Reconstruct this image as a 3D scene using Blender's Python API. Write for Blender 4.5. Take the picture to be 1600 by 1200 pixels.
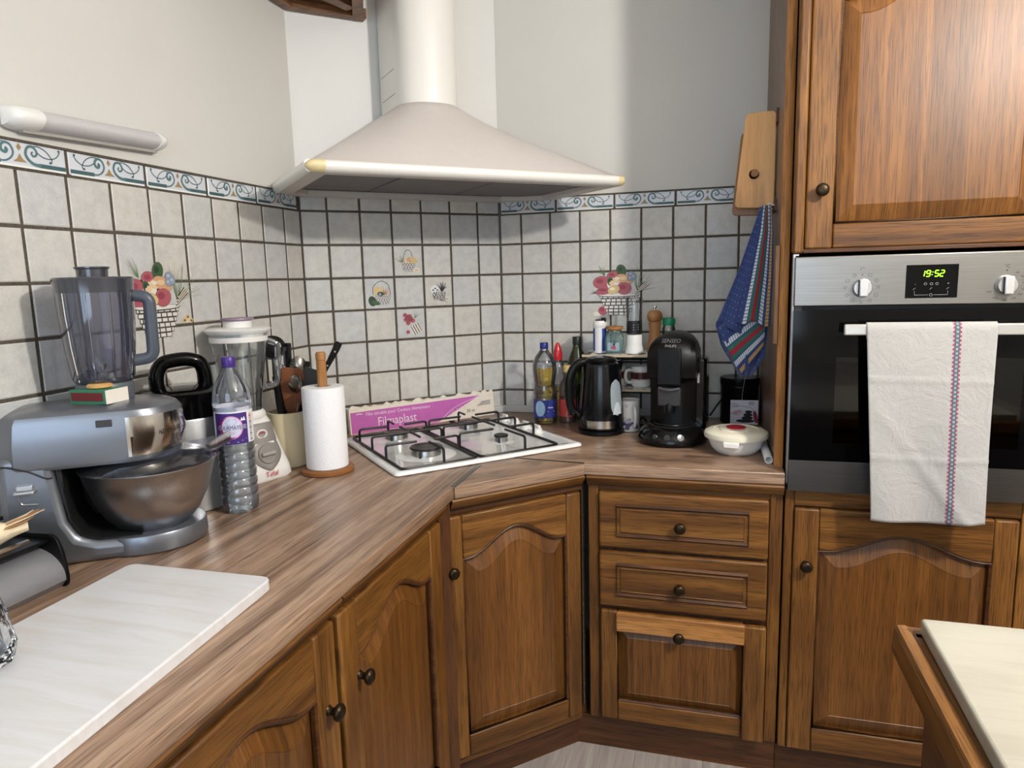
import bpy, math, random
from math import sin, cos, pi, radians as R, atan2, hypot, sqrt
from mathutils import Vector, Matrix
random.seed(7)
for o in list(bpy.data.objects): bpy.data.objects.remove(o)
SC = bpy.context.scene
COL = SC.collection
ZW = 0.87          # worktop top above the floor
A1, A2 = 0.5075, 0.5234   # the diagonal wall cuts the corner from (0,-A1) to (A2,0)
CEIL = 2.55

# ------------------------------------------------------------------ camera
def camera():
    cd = bpy.data.cameras.new('camera'); co = bpy.data.objects.new('camera', cd); COL.objects.link(co)
    yaw, pitch, roll = 0.2801, -0.1510, -0.0266
    f = Vector((-sin(yaw)*cos(pitch), cos(yaw)*cos(pitch), sin(pitch)))
    r = Vector((cos(yaw), sin(yaw), 0)); u = r.cross(f)
    rr = r*cos(roll)+u*sin(roll); uu = u*cos(roll)-r*sin(roll)
    m = Matrix((rr, uu, -f)).transposed().to_4x4()
    m.translation = (1.2876, -2.5489, 0.5112+ZW)
    co.matrix_world = m
    cd.sensor_width = 36; cd.sensor_fit = 'HORIZONTAL'; cd.lens = 1087.7/1600*36
    cd.clip_start = 0.02
    SC.camera = co
camera()

# ------------------------------------------------------------------ world, lights, exposure
w = bpy.data.worlds.new('world'); SC.world = w; w.use_nodes = True
w.node_tree.nodes['Background'].inputs[0].default_value = (0.62, 0.74, 1.0, 1)
w.node_tree.nodes['Background'].inputs[1].default_value = 1.0
SC.view_settings.view_transform = 'Standard'; SC.view_settings.look = 'None'
SC.cycles.transparent_max_bounces = 24; SC.cycles.max_bounces = 8; w.cycles.sampling_method = 'NONE'
SC.view_settings.gamma = 1.0; SC.view_settings.use_curve_mapping = False
SC.view_settings.exposure = 0.02
def area(name, loc, rot, sx, sy, power, col, shape='RECTANGLE'):
    l = bpy.data.lights.new(name, 'AREA'); l.shape = shape; l.size = sx; l.size_y = sy
    l.energy = power; l.color = col
    o = bpy.data.objects.new(name, l); COL.objects.link(o); o.location = loc; o.rotation_euler = rot
    return o
# daylight entering through the window in the wall behind the camera
area('window_daylight', (1.15, -4.17, 1.55), (R(90), 0, 0), 1.5, 1.25, 22, (0.64, 0.81, 1.0))
# pendant lamp over the island
lp = bpy.data.lights.new('pendant_lamp_light', 'POINT'); lp.energy = 116; lp.color = (1.0, 0.95, 0.89); lp.shadow_soft_size = 0.055
lo = bpy.data.objects.new('pendant_lamp_light', lp); COL.objects.link(lo); lo.location = (2.33, -1.87, 2.16)

# ------------------------------------------------------------------ mesh helpers
def merge(*gs):
    V, F = [], []
    for v, f in gs:
        n = len(V); V += list(v); F += [tuple(i+n for i in q) for q in f]
    return V, F
def xf(g, loc=(0,0,0), rz=0, rx=0, ry=0, sc=None):
    m = Matrix.Translation(loc) @ Matrix.Rotation(rz,4,'Z') @ Matrix.Rotation(ry,4,'Y') @ Matrix.Rotation(rx,4,'X')
    if sc: m = m @ Matrix.Diagonal((*sc,1))
    return [tuple(m @ Vector(v)) for v in g[0]], g[1]
def box(x0,x1,y0,y1,z0,z1):
    v=[(x,y,z) for z in (z0,z1) for y in (y0,y1) for x in (x0,x1)]
    return v,[(0,2,3,1),(4,5,7,6),(0,1,5,4),(2,6,7,3),(0,4,6,2),(1,3,7,5)]
def area2(p): return sum(p[i][0]*p[(i+1)%len(p)][1]-p[(i+1)%len(p)][0]*p[i][1] for i in range(len(p)))
def prism(poly, a, b, axis='z'):
    p = list(poly)
    if area2(p) < 0: p.reverse()
    n = len(p)
    if axis=='z': v=[(x,y,a) for x,y in p]+[(x,y,b) for x,y in p]; fl=False
    elif axis=='y': v=[(x,a,z) for x,z in p]+[(x,b,z) for x,z in p]; fl=True
    else: v=[(a,y,z) for y,z in p]+[(b,y,z) for y,z in p]; fl=False
    f=[tuple(range(n-1,-1,-1)), tuple(range(n,2*n))]+[(i,(i+1)%n,n+(i+1)%n,n+i) for i in range(n)]
    if fl: f=[tuple(reversed(q)) for q in f]
    return v,f
def loft(rings, cap0=True, cap1=True, closed=False):
    n=len(rings[0]); v=[p for r in rings for p in r]; f=[]
    m=len(rings)
    for k in range(m if closed else m-1):
        a=k*n; b=((k+1)%m)*n
        for i in range(n):
            j=(i+1)%n; f.append((a+i,a+j,b+j,b+i))
    if not closed:
        if cap0: f.append(tuple(range(n-1,-1,-1)))
        if cap1: f.append(tuple(range((m-1)*n,m*n)))
    return v,f
def lathe(prof, seg=32, cap0=True, cap1=True, sx=1, sy=1):
    return loft([[(r*cos(2*pi*i/seg)*sx, r*sin(2*pi*i/seg)*sy, z) for i in range(seg)] for r,z in prof], cap0, cap1)
def tube(path, r, seg=8, closed=False, caps=True, flat=1.0):
    P=[Vector(p) for p in path]; n=len(P); rings=[]
    up=None
    for i,p in enumerate(P):
        if closed: t=P[(i+1)%n]-P[i-1]
        else: t=P[min(i+1,n-1)]-P[max(i-1,0)]
        t.normalize()
        if up is None:
            up=Vector((0,0,1)) if abs(t.z)<.9 else Vector((1,0,0))
        up=(up-t*up.dot(t))
        if up.length<1e-6: up=t.orthogonal()
        up.normalize(); s=t.cross(up)
        rad=r(i/(n-1)) if callable(r) else r
        rings.append([tuple(p+(s*cos(2*pi*k/seg)+up*sin(2*pi*k/seg)*flat)*rad) for k in range(seg)])
    return loft(rings, caps, caps, closed)
def bez(pts, n=8):
    """Catmull-Rom through the points"""
    P=[Vector(p) for p in pts]; out=[]
    for i in range(len(P)-1):
        a,b,c,d=P[max(i-1,0)],P[i],P[i+1],P[min(i+2,len(P)-1)]
        for k in range(n):
            t=k/n
            out.append(tuple(.5*((2*b)+(c-a)*t+(2*a-5*b+4*c-d)*t*t+(3*b-a-3*c+d)*t**3)))
    out.append(tuple(P[-1])); return out
def fillet(pts, r, n=5):
    """round the inner corners of a polyline"""
    P=[Vector(p) for p in pts]; out=[tuple(P[0])]
    for i in range(1,len(P)-1):
        a=(P[i-1]-P[i]); b=(P[i+1]-P[i]); q=min(r,a.length*.49,b.length*.49)
        s=P[i]+a.normalized()*q; e=P[i]+b.normalized()*q
        for k in range(n+1):
            t=k/n; out.append(tuple(s*(1-t)**2+P[i]*2*t*(1-t)+e*t*t))
    out.append(tuple(P[-1])); return out
def rrect(x0,x1,y0,y1,r,n=5):
    o=[]
    for cx,cy,a0 in ((x1-r,y0+r,-90),(x1-r,y1-r,0),(x0+r,y1-r,90),(x0+r,y0+r,180)):
        for k in range(n+1):
            a=R(a0+90*k/n); o.append((cx+r*cos(a),cy+r*sin(a)))
    return o
def gridm(fn,nu,nv):
    v=[fn(i/nu,j/nv) for j in range(nv+1) for i in range(nu+1)]
    f=[(j*(nu+1)+i,j*(nu+1)+i+1,(j+1)*(nu+1)+i+1,(j+1)*(nu+1)+i) for j in range(nv) for i in range(nu)]
    return v,f
def ellipse(cx,cz,rx,rz,n=14,rot=0):
    return [(cx+rx*cos(2*pi*k/n)*cos(rot)-rz*sin(2*pi*k/n)*sin(rot), cz+rx*cos(2*pi*k/n)*sin(rot)+rz*sin(2*pi*k/n)*cos(rot)) for k in range(n)]
def flat(poly, y=0.0):
    """a flat print in the x-z plane that faces -y"""
    p=list(poly)
    if area2(p)<0: p.reverse()
    return [(x,y,z) for x,z in p],[tuple(range(len(p)))]
def ribbon(path, wd, y=0.0):
    n=len(path); v=[]; f=[]
    for i in range(n):
        a=path[max(i-1,0)]; b=path[min(i+1,n-1)]
        tx,tz=b[0]-a[0],b[1]-a[1]; l=hypot(tx,tz) or 1; w_=wd(i/(n-1)) if callable(wd) else wd
        nx,nz=-tz/l*w_/2,tx/l*w_/2
        v+=[(path[i][0]-nx,y,path[i][1]-nz),(path[i][0]+nx,y,path[i][1]+nz)]
    for i in range(n-1): f.append((2*i,2*i+2,2*i+3,2*i+1))
    return v,f
_tc={}
def text(s, size, y=0.0, align='CENTER', x=0, z=0, sx=1.0, shear=0):
    """flat lettering in the x-z plane facing -y"""
    key=(s,align)
    if key not in _tc:
        c=bpy.data.curves.new('t','FONT'); c.body=s; c.size=1; c.align_x=align; c.align_y='CENTER'; c.resolution_u=2
        o=bpy.data.objects.new('t',c); m=bpy.data.meshes.new_from_object(o)
        _tc[key]=([tuple(q.co) for q in m.vertices],[tuple(q.vertices) for q in m.polygons])
        bpy.data.objects.remove(o); bpy.data.curves.remove(c); bpy.data.meshes.remove(m)
    v,f=_tc[key]
    return [(x+(a+shear*b)*size*sx,y,z+b*size) for a,b,_ in v],f
def wrap(g, r, a0=-pi/2):
    """bend a flat print (x,y,z) round a cylinder of radius r"""
    return [((r-y)*cos(a0+x/r),(r-y)*sin(a0+x/r),z) for x,y,z in g[0]],g[1]

def wellipse(cx,cz,rx,rz,r,y=-.0005,n=12):
    v=[];f=[]
    for k in range(n+1):
        t=-cos(pi*k/n); h=rz*sin(pi*k/n)
        v+=[(cx+rx*t,y,cz-h),(cx+rx*t,y,cz+h)]
    for k in range(n): f.append((2*k,2*k+2,2*k+3,2*k+1))
    return wrap((v,f),r)
def finish(me, smooth, angle=35):
    if smooth:
        me.polygons.foreach_set('use_smooth',[True]*len(me.polygons))
        try: me.set_sharp_from_angle(angle=R(angle))
        except Exception: pass
    me.update()
def mesh(name, g, mat, smooth=False, angle=35):
    me=bpy.data.meshes.new(name)
    if isinstance(mat,(list,tuple)) and not isinstance(g,tuple):
        pass
    me.from_pydata([tuple(v) for v in g[0]],[],g[1]); me.materials.append(mat); finish(me,smooth,angle); return me
def mesh_multi(name, items, smooth=False):
    V,F,I,ms=[],[],[],[]
    for g,m in items:
        if m not in ms: ms.append(m)
        n=len(V); V+=list(g[0])
        for q in g[1]: F.append(tuple(i+n for i in q)); I.append(ms.index(m))
    me=bpy.data.meshes.new(name); me.from_pydata(V,[],F)
    for m in ms: me.materials.append(m)
    me.polygons.foreach_set('material_index',I); finish(me,smooth); return me
def link(name, me, parent=None, loc=(0,0,0), rz=0, rx=0, ry=0, scale=None):
    o=bpy.data.objects.new(name,me); COL.objects.link(o)
    o.location=loc; o.rotation_euler=(rx,ry,rz)
    if scale: o.scale=scale
    if parent: o.parent=parent
    return o
def obj(name, g, mat, parent=None, loc=(0,0,0), rz=0, rx=0, ry=0, smooth=False, bevel=0, seg=2, sub=0, solid=0, angle=35, label=None):
    if isinstance(g, bpy.types.Mesh): me=g
    elif isinstance(g, list): me=mesh_multi(name,g,smooth)
    else: me=mesh(name,g,mat,smooth or bevel>0,angle)
    o=link(name,me,parent,loc,rz,rx,ry)
    if solid:
        m=o.modifiers.new('solid','SOLIDIFY'); m.thickness=solid; m.offset=0
    if bevel:
        m=o.modifiers.new('bevel','BEVEL'); m.width=bevel; m.segments=seg; m.limit_method='ANGLE'; m.angle_limit=R(32); m.harden_normals=False
    if sub:
        m=o.modifiers.new('sub','SUBSURF'); m.levels=sub; m.render_levels=sub
    if label: o['label']=label
    return o
def tag(o,label,cat,group=None):
    o['label']=label; o['category']=cat
    if group: o['group']=group
    return o
def thing(name,label,cat,loc=(0,0,0),rz=0,group=None):
    o=bpy.data.objects.new(name,None); COL.objects.link(o); o.location=loc; o.rotation_euler=(0,0,rz); o.empty_display_size=.05
    return tag(o,label,cat,group)
def struct(o): o['kind']='structure'; return o
# ------------------------------------------------------------------ materials
def lin(r,g,b):
    f=lambda c:(c/255)/12.92 if c/255<=.04045 else ((c/255+.055)/1.055)**2.4
    return (f(r),f(g),f(b),1)
class NT:
    def __init__(s,name):
        s.m=bpy.data.materials.new(name); s.m.use_nodes=True; s.t=s.m.node_tree; s.b=s.t.nodes['Principled BSDF']; s.out=s.t.nodes['Material Output']
    def n(s,typ,**k):
        q=s.t.nodes.new(typ)
        for a,v in k.items():
            if a.startswith('i_'):
                key=a[2:]; key=int(key) if key.isdigit() else key.replace('_',' ')
                q.inputs[key].default_value=v
            else: setattr(q,a,v)
        return q
    def l(s,a,b): s.t.links.new(a,b)
    def ramp(s,fac,stops):
        q=s.t.nodes.new('ShaderNodeValToRGB'); e=q.color_ramp.elements
        while len(e)<len(stops): e.new(.5)
        for x,(p,c) in zip(e,stops): x.position=p; x.color=c
        s.l(fac,q.inputs[0]); return q.outputs[0]
    def mix(s,a,b,fac,mode='MIX'):
        q=s.t.nodes.new('ShaderNodeMix'); q.data_type='RGBA'; q.blend_type=mode
        for sock,val in ((q.inputs[0],fac),(q.inputs[6],a),(q.inputs[7],b)):
            if hasattr(val,'is_linked'): s.l(val,sock)
            else: sock.default_value=val
        return q.outputs[2]
    def bump(s,h,strength,dist=.002):
        q=s.t.nodes.new('ShaderNodeBump'); q.inputs['Strength'].default_value=strength; q.inputs['Distance'].default_value=dist
        s.l(h,q.inputs['Height']); s.l(q.outputs[0],s.b.inputs['Normal'])
    def coords(s,scale=(1,1,1),rand=True,kind='Object'):
        tc=s.n('ShaderNodeTexCoord'); v=tc.outputs[kind]
        if rand:
            oi=s.n('ShaderNodeObjectInfo'); mu=s.n('ShaderNodeVectorMath',operation='SCALE'); mu.inputs[0].default_value=(17.3,29.1,41.7)
            s.l(oi.outputs['Random'],mu.inputs['Scale']); ad=s.n('ShaderNodeVectorMath',operation='ADD'); s.l(v,ad.inputs[0]); s.l(mu.outputs[0],ad.inputs[1]); v=ad.outputs[0]
        mp=s.n('ShaderNodeMapping'); mp.inputs['Scale'].default_value=scale; s.l(v,mp.inputs['Vector']); return mp.outputs[0]
    def noise(s,vec,scale,detail=4,rough=.55,dist=0):
        q=s.n('ShaderNodeTexNoise',i_Scale=scale,i_Detail=detail,i_Roughness=rough,i_Distortion=dist); s.l(vec,q.inputs['Vector']); return q.outputs['Fac']
_pc={}
def plain(name,col,rough=.5,metal=0,coat=0,noise=0,bump=0,bscale=300,spec=.5,trans=0,ior=1.45,emit=None,es=1,sheen=0):
    if name in _pc: return _pc[name]
    k=NT(name); c=lin(*col); b=k.b
    b.inputs['Base Color'].default_value=c; b.inputs['Roughness'].default_value=rough; b.inputs['Metallic'].default_value=metal
    b.inputs['Coat Weight'].default_value=coat; b.inputs['Specular IOR Level'].default_value=spec
    b.inputs['Transmission Weight'].default_value=trans; b.inputs['IOR'].default_value=ior
    if sheen: b.inputs['Sheen Weight'].default_value=sheen
    if emit: b.inputs['Emission Color'].default_value=lin(*emit); b.inputs['Emission Strength'].default_value=es
    if noise or bump:
        f=k.noise(k.coords(),bscale,5)
        if noise:
            d=tuple(max(0,x*(1-noise)) for x in c[:3])+(1,); u=tuple(min(1,x*(1+noise)) for x in c[:3])+(1,)
            k.l(k.ramp(f,[(.3,d),(.7,u)]),b.inputs['Base Color'])
        if bump: k.bump(f,bump)
    _pc[name]=k.m; return k.m
def thin_glass(name,tint=(255,255,255),rough=.03,gloss=(255,255,255),boost=1.0,haze=0.0,hazecol=(200,205,215)):
    """thin clear wall: transmits straight through, reflects at grazing angles"""
    if name in _pc: return _pc[name]
    k=NT(name); k.t.nodes.remove(k.b)
    tr=k.n('ShaderNodeBsdfTransparent'); tr.inputs[0].default_value=lin(*tint)
    gl=k.n('ShaderNodeBsdfGlossy'); gl.inputs['Color'].default_value=lin(*gloss); gl.inputs['Roughness'].default_value=rough
    fr=k.n('ShaderNodeFresnel',i_IOR=1.5); mu=k.n('ShaderNodeMath',operation='MULTIPLY',use_clamp=True); mu.inputs[1].default_value=boost
    k.l(fr.outputs[0],mu.inputs[0])
    last=tr.outputs[0]
    if haze:
        df=k.n('ShaderNodeBsdfDiffuse'); df.inputs[0].default_value=lin(*hazecol); mh=k.n('ShaderNodeMixShader'); mh.inputs[0].default_value=haze
        k.l(last,mh.inputs[1]); k.l(df.outputs[0],mh.inputs[2]); last=mh.outputs[0]
    mx=k.n('ShaderNodeMixShader'); k.l(mu.outputs[0],mx.inputs[0]); k.l(last,mx.inputs[1]); k.l(gl.outputs[0],mx.inputs[2])
    k.l(mx.outputs[0],k.out.inputs['Surface']); _pc[name]=k.m; return k.m
def wood(name,axis,stops,rough=.42,pore=.5,bump=.3,fine=380,broad=26,coat=.0,along=.05,rings=0.0,staves=False):
    k=NT(name); i='xyz'.index(axis); dy=.1 if axis!='y' else 1; s=[1,dy,1]; s[i]=along
    v=k.coords(tuple(s))
    f1=k.noise(v,broad,6,.6,.35)
    f0=k.noise(k.coords((.9,.9,.9)),2.2,2)
    col=k.ramp(f1,stops)
    col=k.mix(col,k.ramp(f0,[(.3,(.82,.80,.78,1)),(.7,(1.1,1.1,1.1,1))]),1.0,'MULTIPLY')
    if rings:
        wv=k.n('ShaderNodeTexWave',wave_type='RINGS',i_Scale=rings,i_Distortion=7,i_Detail=3,i_Detail_Scale=1.2)
        s2=[1,dy,1]; s2[i]=.13
        k.l(k.coords(tuple(s2)),wv.inputs['Vector'])
        col=k.mix(col,k.ramp(wv.outputs['Fac'],[(.0,(.62,.58,.55,1)),(.45,(1,1,1,1))]),.75,'MULTIPLY')
    if staves:
        sx=k.n('ShaderNodeSeparateXYZ'); k.l(k.coords((11.5,11.5,11.5)),sx.inputs[0]); fl_=k.n('ShaderNodeMath',operation='FLOOR'); k.l(sx.outputs[0],fl_.inputs[0])
        wn_=k.n('ShaderNodeTexWhiteNoise',noise_dimensions='1D'); k.l(fl_.outputs[0],wn_.inputs['W'])
        col=k.mix(col,k.ramp(wn_.outputs['Value'],[(0,(.80,.79,.77,1)),(1,(1.12,1.10,1.06,1))]),1.0,'MULTIPLY')
    s3=[1,dy,1]; s3[i]=.035
    f2=k.noise(k.coords(tuple(s3)),fine,2,.5)
    pr=k.ramp(f2,[(.36,(1-pore,1-pore,1-pore,1)),(.5,(1,1,1,1))])
    col=k.mix(col,pr,1.0,'MULTIPLY')
    k.l(col,k.b.inputs['Base Color']); k.b.inputs['Roughness'].default_value=rough; k.b.inputs['Coat Weight'].default_value=coat; k.b.inputs['Coat Roughness'].default_value=.3; k.b.inputs['Specular IOR Level'].default_value=.38
    k.bump(f2,bump,.0006); return k.m
OAKS=[(.25,lin(86,53,20)),(.5,lin(119,78,33)),(.75,lin(152,106,49))]
OAK={a:wood('oak_grain_'+a,a,OAKS,rings=5) for a in 'xyz'}
OAKP={a:wood('oak_panel_grain_'+a,a,[(.25,lin(92,57,23)),(.5,lin(114,73,31)),(.75,lin(136,91,42))],pore=.42,staves=True,along=.02,broad=60) for a in 'xz'}
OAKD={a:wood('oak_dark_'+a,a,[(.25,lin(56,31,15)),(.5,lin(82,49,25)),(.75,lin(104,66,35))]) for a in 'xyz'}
OAKL=wood('oak_light_x','x',[(.25,lin(150,98,50)),(.5,lin(186,130,72)),(.75,lin(204,150,92))],rings=6)
OAKEDGE=wood('oak_edge_z','z',[(.25,lin(150,96,46)),(.5,lin(186,126,66)),(.75,lin(205,146,84))],pore=.4)
OAKGREY=wood('oak_grey_z','z',[(.25,lin(92,72,58)),(.5,lin(118,95,78)),(.75,lin(140,116,97))],pore=.3)
WORKS=[(.28,lin(98,76,60)),(.45,lin(147,119,98)),(.58,lin(169,141,118)),(.75,lin(194,168,145))]
WORK={a:wood('worktop_laminate_'+a,a,WORKS,rough=.34,pore=.42,bump=.12,fine=330,broad=52,coat=.1,along=.02,rings=0) for a in 'xy'}
BOARD=wood('beech_board_z','z',[(.25,lin(212,152,88)),(.5,lin(228,172,108)),(.75,lin(238,188,126))],pore=.12,rings=7)
BOARD2=wood('brown_board_z','z',[(.25,lin(120,82,52)),(.5,lin(150,108,70)),(.75,lin(168,126,86))],pore=.2)
ROD=wood('rod_wood_z','z',[(.25,lin(150,100,56)),(.5,lin(180,128,78)),(.75,lin(200,150,96))],pore=.2)
OLIVEW=wood('base_wood_x','x',[(.2,lin(110,66,32)),(.5,lin(160,106,58)),(.8,lin(190,136,82))],pore=.2,rings=9)
MILLW=wood('mill_wood_z','z',[(.25,lin(140,92,52)),(.5,lin(172,122,76)),(.75,lin(190,142,94))],pore=.15)
SPOONW=wood('spoon_wood_z','z',[(.25,lin(96,52,28)),(.5,lin(124,72,40)),(.75,lin(146,90,54))],pore=.15)

def tile_mat(name,bias):
    k=NT(name)
    v=k.coords((1,1,1)); f=k.noise(v,38,6,.62); g=k.noise(v,420,3,.6)
    oi=k.n('ShaderNodeObjectInfo')
    base=k.ramp(oi.outputs['Random'],[(.0,lin(*bias[0])),(.35,lin(*bias[1])),(.65,lin(*bias[2])),(1,lin(*bias[3]))])
    c=k.mix(base,k.ramp(f,[(.25,(.85,.85,.86,1)),(.6,(1.04,1.03,1.01,1))]),1,'MULTIPLY')
    c=k.mix(c,k.ramp(g,[(.3,(.90,.90,.91,1)),(.6,(1.03,1.03,1.03,1))]),1,'MULTIPLY')
    k.l(c,k.b.inputs['Base Color']); k.b.inputs['Roughness'].default_value=.42
    ad=k.n('ShaderNodeMath',operation='ADD'); k.l(f,ad.inputs[0]); k.l(g,ad.inputs[1]); k.bump(ad.outputs[0],.3,.0016); return k.m
TILE=tile_mat('glazed_tile',((202,199,192),(206,204,198),(198,199,199),(209,207,202)))
GROUT=plain('dark_grout',(84,76,66),.9,noise=.35,bump=.5,bscale=180)
def plaster(name,a,b,bscale=700):
    k=NT(name); v=k.coords(rand=False); f=k.noise(v,1.3,3); g=k.noise(v,bscale,2)
    k.l(k.mix(k.ramp(f,[(.3,lin(*a)),(.7,lin(*b))]),k.ramp(g,[(.3,(.96,.96,.96,1)),(.7,(1.02,1.02,1.02,1))]),1,'MULTIPLY'),k.b.inputs['Base Color'])
    k.b.inputs['Roughness'].default_value=.75; k.bump(g,.12,.0008); return k.m
PLASTER=plaster('woven_wallpaper',(208,206,200),(214,212,207))
PLASTERW=plaster('white_wall_panel',(224,223,219),(229,228,225))
CEILM=plaster('ceiling_paint',(232,230,225),(236,234,230))
def floor_mat():
    k=NT('grey_plank'); v=k.coords((1,.06,1)); f=k.noise(v,30,5,.6,.3); g=k.noise(v,160,3)
    c=k.mix(k.ramp(f,[(.25,lin(136,127,122)),(.75,lin(178,170,164))]),k.ramp(g,[(.35,(.86,.86,.86,1)),(.55,(1,1,1,1))]),1,'MULTIPLY')
    k.l(c,k.b.inputs['Base Color']); k.b.inputs['Roughness'].default_value=.45; k.bump(g,.15,.0006); return k.m
FLOORM=floor_mat()
def marble(name,base,vein,rot,amount):
    k=NT(name); tc=k.n('ShaderNodeTexCoord'); mp=k.n('ShaderNodeMapping'); mp.inputs['Rotation'].default_value=(0,0,R(rot)); mp.inputs['Scale'].default_value=(2.5,22,4); k.l(tc.outputs['Object'],mp.inputs[0])
    f=k.noise(mp.outputs[0],1.3,7,.68,.7); g=k.noise(k.coords(rand=False),6,3)
    vv=k.ramp(f,[(.40,lin(*vein)),(.56,lin(*base))])
    m=k.n('ShaderNodeMath',operation='MULTIPLY',use_clamp=True); m.inputs[1].default_value=amount*1.6; k.l(g,m.inputs[0])
    k.l(k.mix(lin(*base),vv,m.outputs[0]),k.b.inputs['Base Color']); k.b.inputs['Roughness'].default_value=.3; return k.m
MARBLE=marble('white_marble',(214,215,218),(192,185,174),62,.42)
MARBLEC=marble('cream_marble',(160,157,144),(144,140,126),60,.5)
def brushed(name,col,axis='z',rough=.28,aniso=0):
    k=NT(name); s=[1,1,1]; s['xyz'.index(axis)]=.01
    f=k.noise(k.coords(tuple(s)),700,2)
    c=lin(*col); k.l(k.ramp(f,[(.3,tuple(x*.86 for x in c[:3])+(1,)),(.7,tuple(min(1,x*1.08) for x in c[:3])+(1,))]),k.b.inputs['Base Color'])
    k.b.inputs['Metallic'].default_value=1; k.b.inputs['Roughness'].default_value=rough; k.bump(f,.04,.0003)
    if aniso:
        tg=k.n('ShaderNodeTangent',direction_type='RADIAL',axis='Z'); k.l(tg.outputs[0],k.b.inputs['Tangent']); k.b.inputs['Anisotropic'].default_value=aniso
    return k.m
STEEL=brushed('brushed_steel',(152,149,144),'x',.34)
STEELV=brushed('brushed_steel_bowl',(186,188,192),'z',.30,.5)
STEELD=brushed('dark_steel_strip',(120,116,112),'x',.35)
CHROME=plain('chrome',(215,215,215),.1,1)
SILVER=plain('silver_paint',(128,132,140),.34,.75,coat=.15)
BLACKP=plain('black_plastic',(10,10,11),.3,spec=.3)
BLACKM=plain('black_matt',(20,20,20),.55)
BLACKG=plain('black_gloss',(6,6,7),.08,spec=.25)
IRON=plain('black_enamel_wire',(16,15,15),.38)
WHITEE=plain('white_enamel',(238,238,236),.16,coat=.4)
WHITEP=plain('white_plastic',(232,231,228),.35)
CREAMP=plain('yellowed_plastic',(226,208,160),.4)
HOODM=plain('hood_white',(212,204,199),.42,noise=.02,bscale=40)
HOODBAR=plain('hood_rail_white',(236,233,226),.3)
BRASSK=plain('dark_brass',(58,46,32),.35,.8)
def MT(c,name=None,rough=.5): return plain(name or 'print_%d_%d_%d'%c,c,rough)
GLASS=thin_glass('clear_glass',(246,250,250),boost=1.6,haze=.05)
PET=thin_glass('clear_plastic',(246,248,252),rough=.08,boost=1.7,haze=.06)
SMOKE=thin_glass('smoked_plastic',(176,178,192),rough=.07,boost=1.8,haze=.16,hazecol=(120,122,140))
SMOKE2=thin_glass('smoked_lid',(176,176,184),rough=.1,boost=1.5,haze=.20,hazecol=(90,90,96))
SMOKE3=thin_glass('smoked_chute',(198,198,208),rough=.12,boost=.55,haze=.22,hazecol=(130,130,140))
GREENGL=thin_glass('green_bottle_glass',(120,138,48),boost=1.3,haze=.22,hazecol=(58,74,24))
AQUAGL=thin_glass('aqua_glass',(196,222,220),boost=1.6,haze=.12,hazecol=(170,200,200))
WATER=thin_glass('water',(228,234,236),rough=.05,boost=1.3,haze=.16,hazecol=(226,231,234))  # pale diffuse share stands in for the light that refraction would gather
OIL=plain('yellow_oil',(240,205,60),.02,trans=1,ior=1.4)
VINEGAR=thin_glass('amber_liquid',(190,110,50),boost=1,haze=.3,hazecol=(170,90,40))
# ------------------------------------------------------------------ the room
DA = atan2(A1, A2)                      # direction of the diagonal wall
DLEN = hypot(A1, A2)
DT = Vector((cos(DA), sin(DA), 0)); DN = Vector((sin(DA), -cos(DA), 0))
DO = Vector((0, -A1, 0))
P = 0.11; JO = 0.0072                   # tile pitch and joint
ZR0 = 0.7455                            # underside of the border row, above the worktop
ZB = 0.797                              # top of the border row
ROWS = [ZR0 - P*k for k in range(7)] + [0.0]

def tile_mesh(wd, h):
    e=.0022
    def rect(i,y): return [(-wd/2+i,y,-h/2+i),(wd/2-i,y,-h/2+i),(wd/2-i,y,h/2-i),(-wd/2+i,y,h/2-i)]
    v=rect(0,.008)+rect(0,.0016)+rect(e,0)
    f=[(8,9,10,11)]
    for a in (0,4):
        for i in range(4): f.append((a+i,a+(i+1)%4,a+4+(i+1)%4,a+4+i))
    return v,f
_tm={}
def put_tile(wall,x0,x1,z0,z1,name='tile',mat=None):
    wd=round(x1-x0,4); h=round(z1-z0,4); key=(wd,h,name)
    if key not in _tm:
        _tm[key]=mesh(name,tile_mesh(wd,h),mat or TILE)
    o=link(name,_tm[key],wall,((x0+x1)/2+random.uniform(-.0005,.0005),random.uniform(-.0004,.0006),(z0+z1)/2+ZW+random.uniform(-.0005,.0005)))
    o.rotation_euler=(random.uniform(-.003,.003),random.uniform(-.004,.004),random.uniform(-.003,.003))
    return o
def wall_obj(name,x0,x1,loc,rz,mat,y=.006,thick=.1,z1=CEIL):
    return struct(obj(name,box(x0,x1,y,y+thick,0,z1),mat,None,loc,rz))
wall_left=wall_obj('wall_left',-3.75,0.0,(0,-A1,0),R(90),PLASTER)
wall_diag=wall_obj('wall_diagonal',-.02,DLEN+.02,(0,-A1,0),DA,PLASTERW)
wall_back=wall_obj('wall_back',0.0,3.5,(A2,0,0),0,PLASTER)
wall_right=struct(obj('wall_right',box(4.0,4.1,-4.3,.1,0,CEIL),PLASTER))
struct(obj('ceiling',box(-.11,4.1,-4.3,.11,CEIL,CEIL+.1),CEILM))
fl=struct(obj('floor',box(-.11,4.1,-4.3,.11,-.05,-.004),plain('floor_joint',(92,86,82),.9)))
# floor planks
pm=mesh('plank',merge(box(-.0945,.0945,-.598,.598,-.012,0)),FLOORM)
for i in range(18):
    x=.62+i*.19
    for j in range(5):
        y=.55-(i%3)*.4-j*1.2
        if y-.6<-4.3 or x>3.95: continue
        link('plank',pm,fl,(x,y-.6,0)).rotation_euler=(0,0,0)
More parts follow.
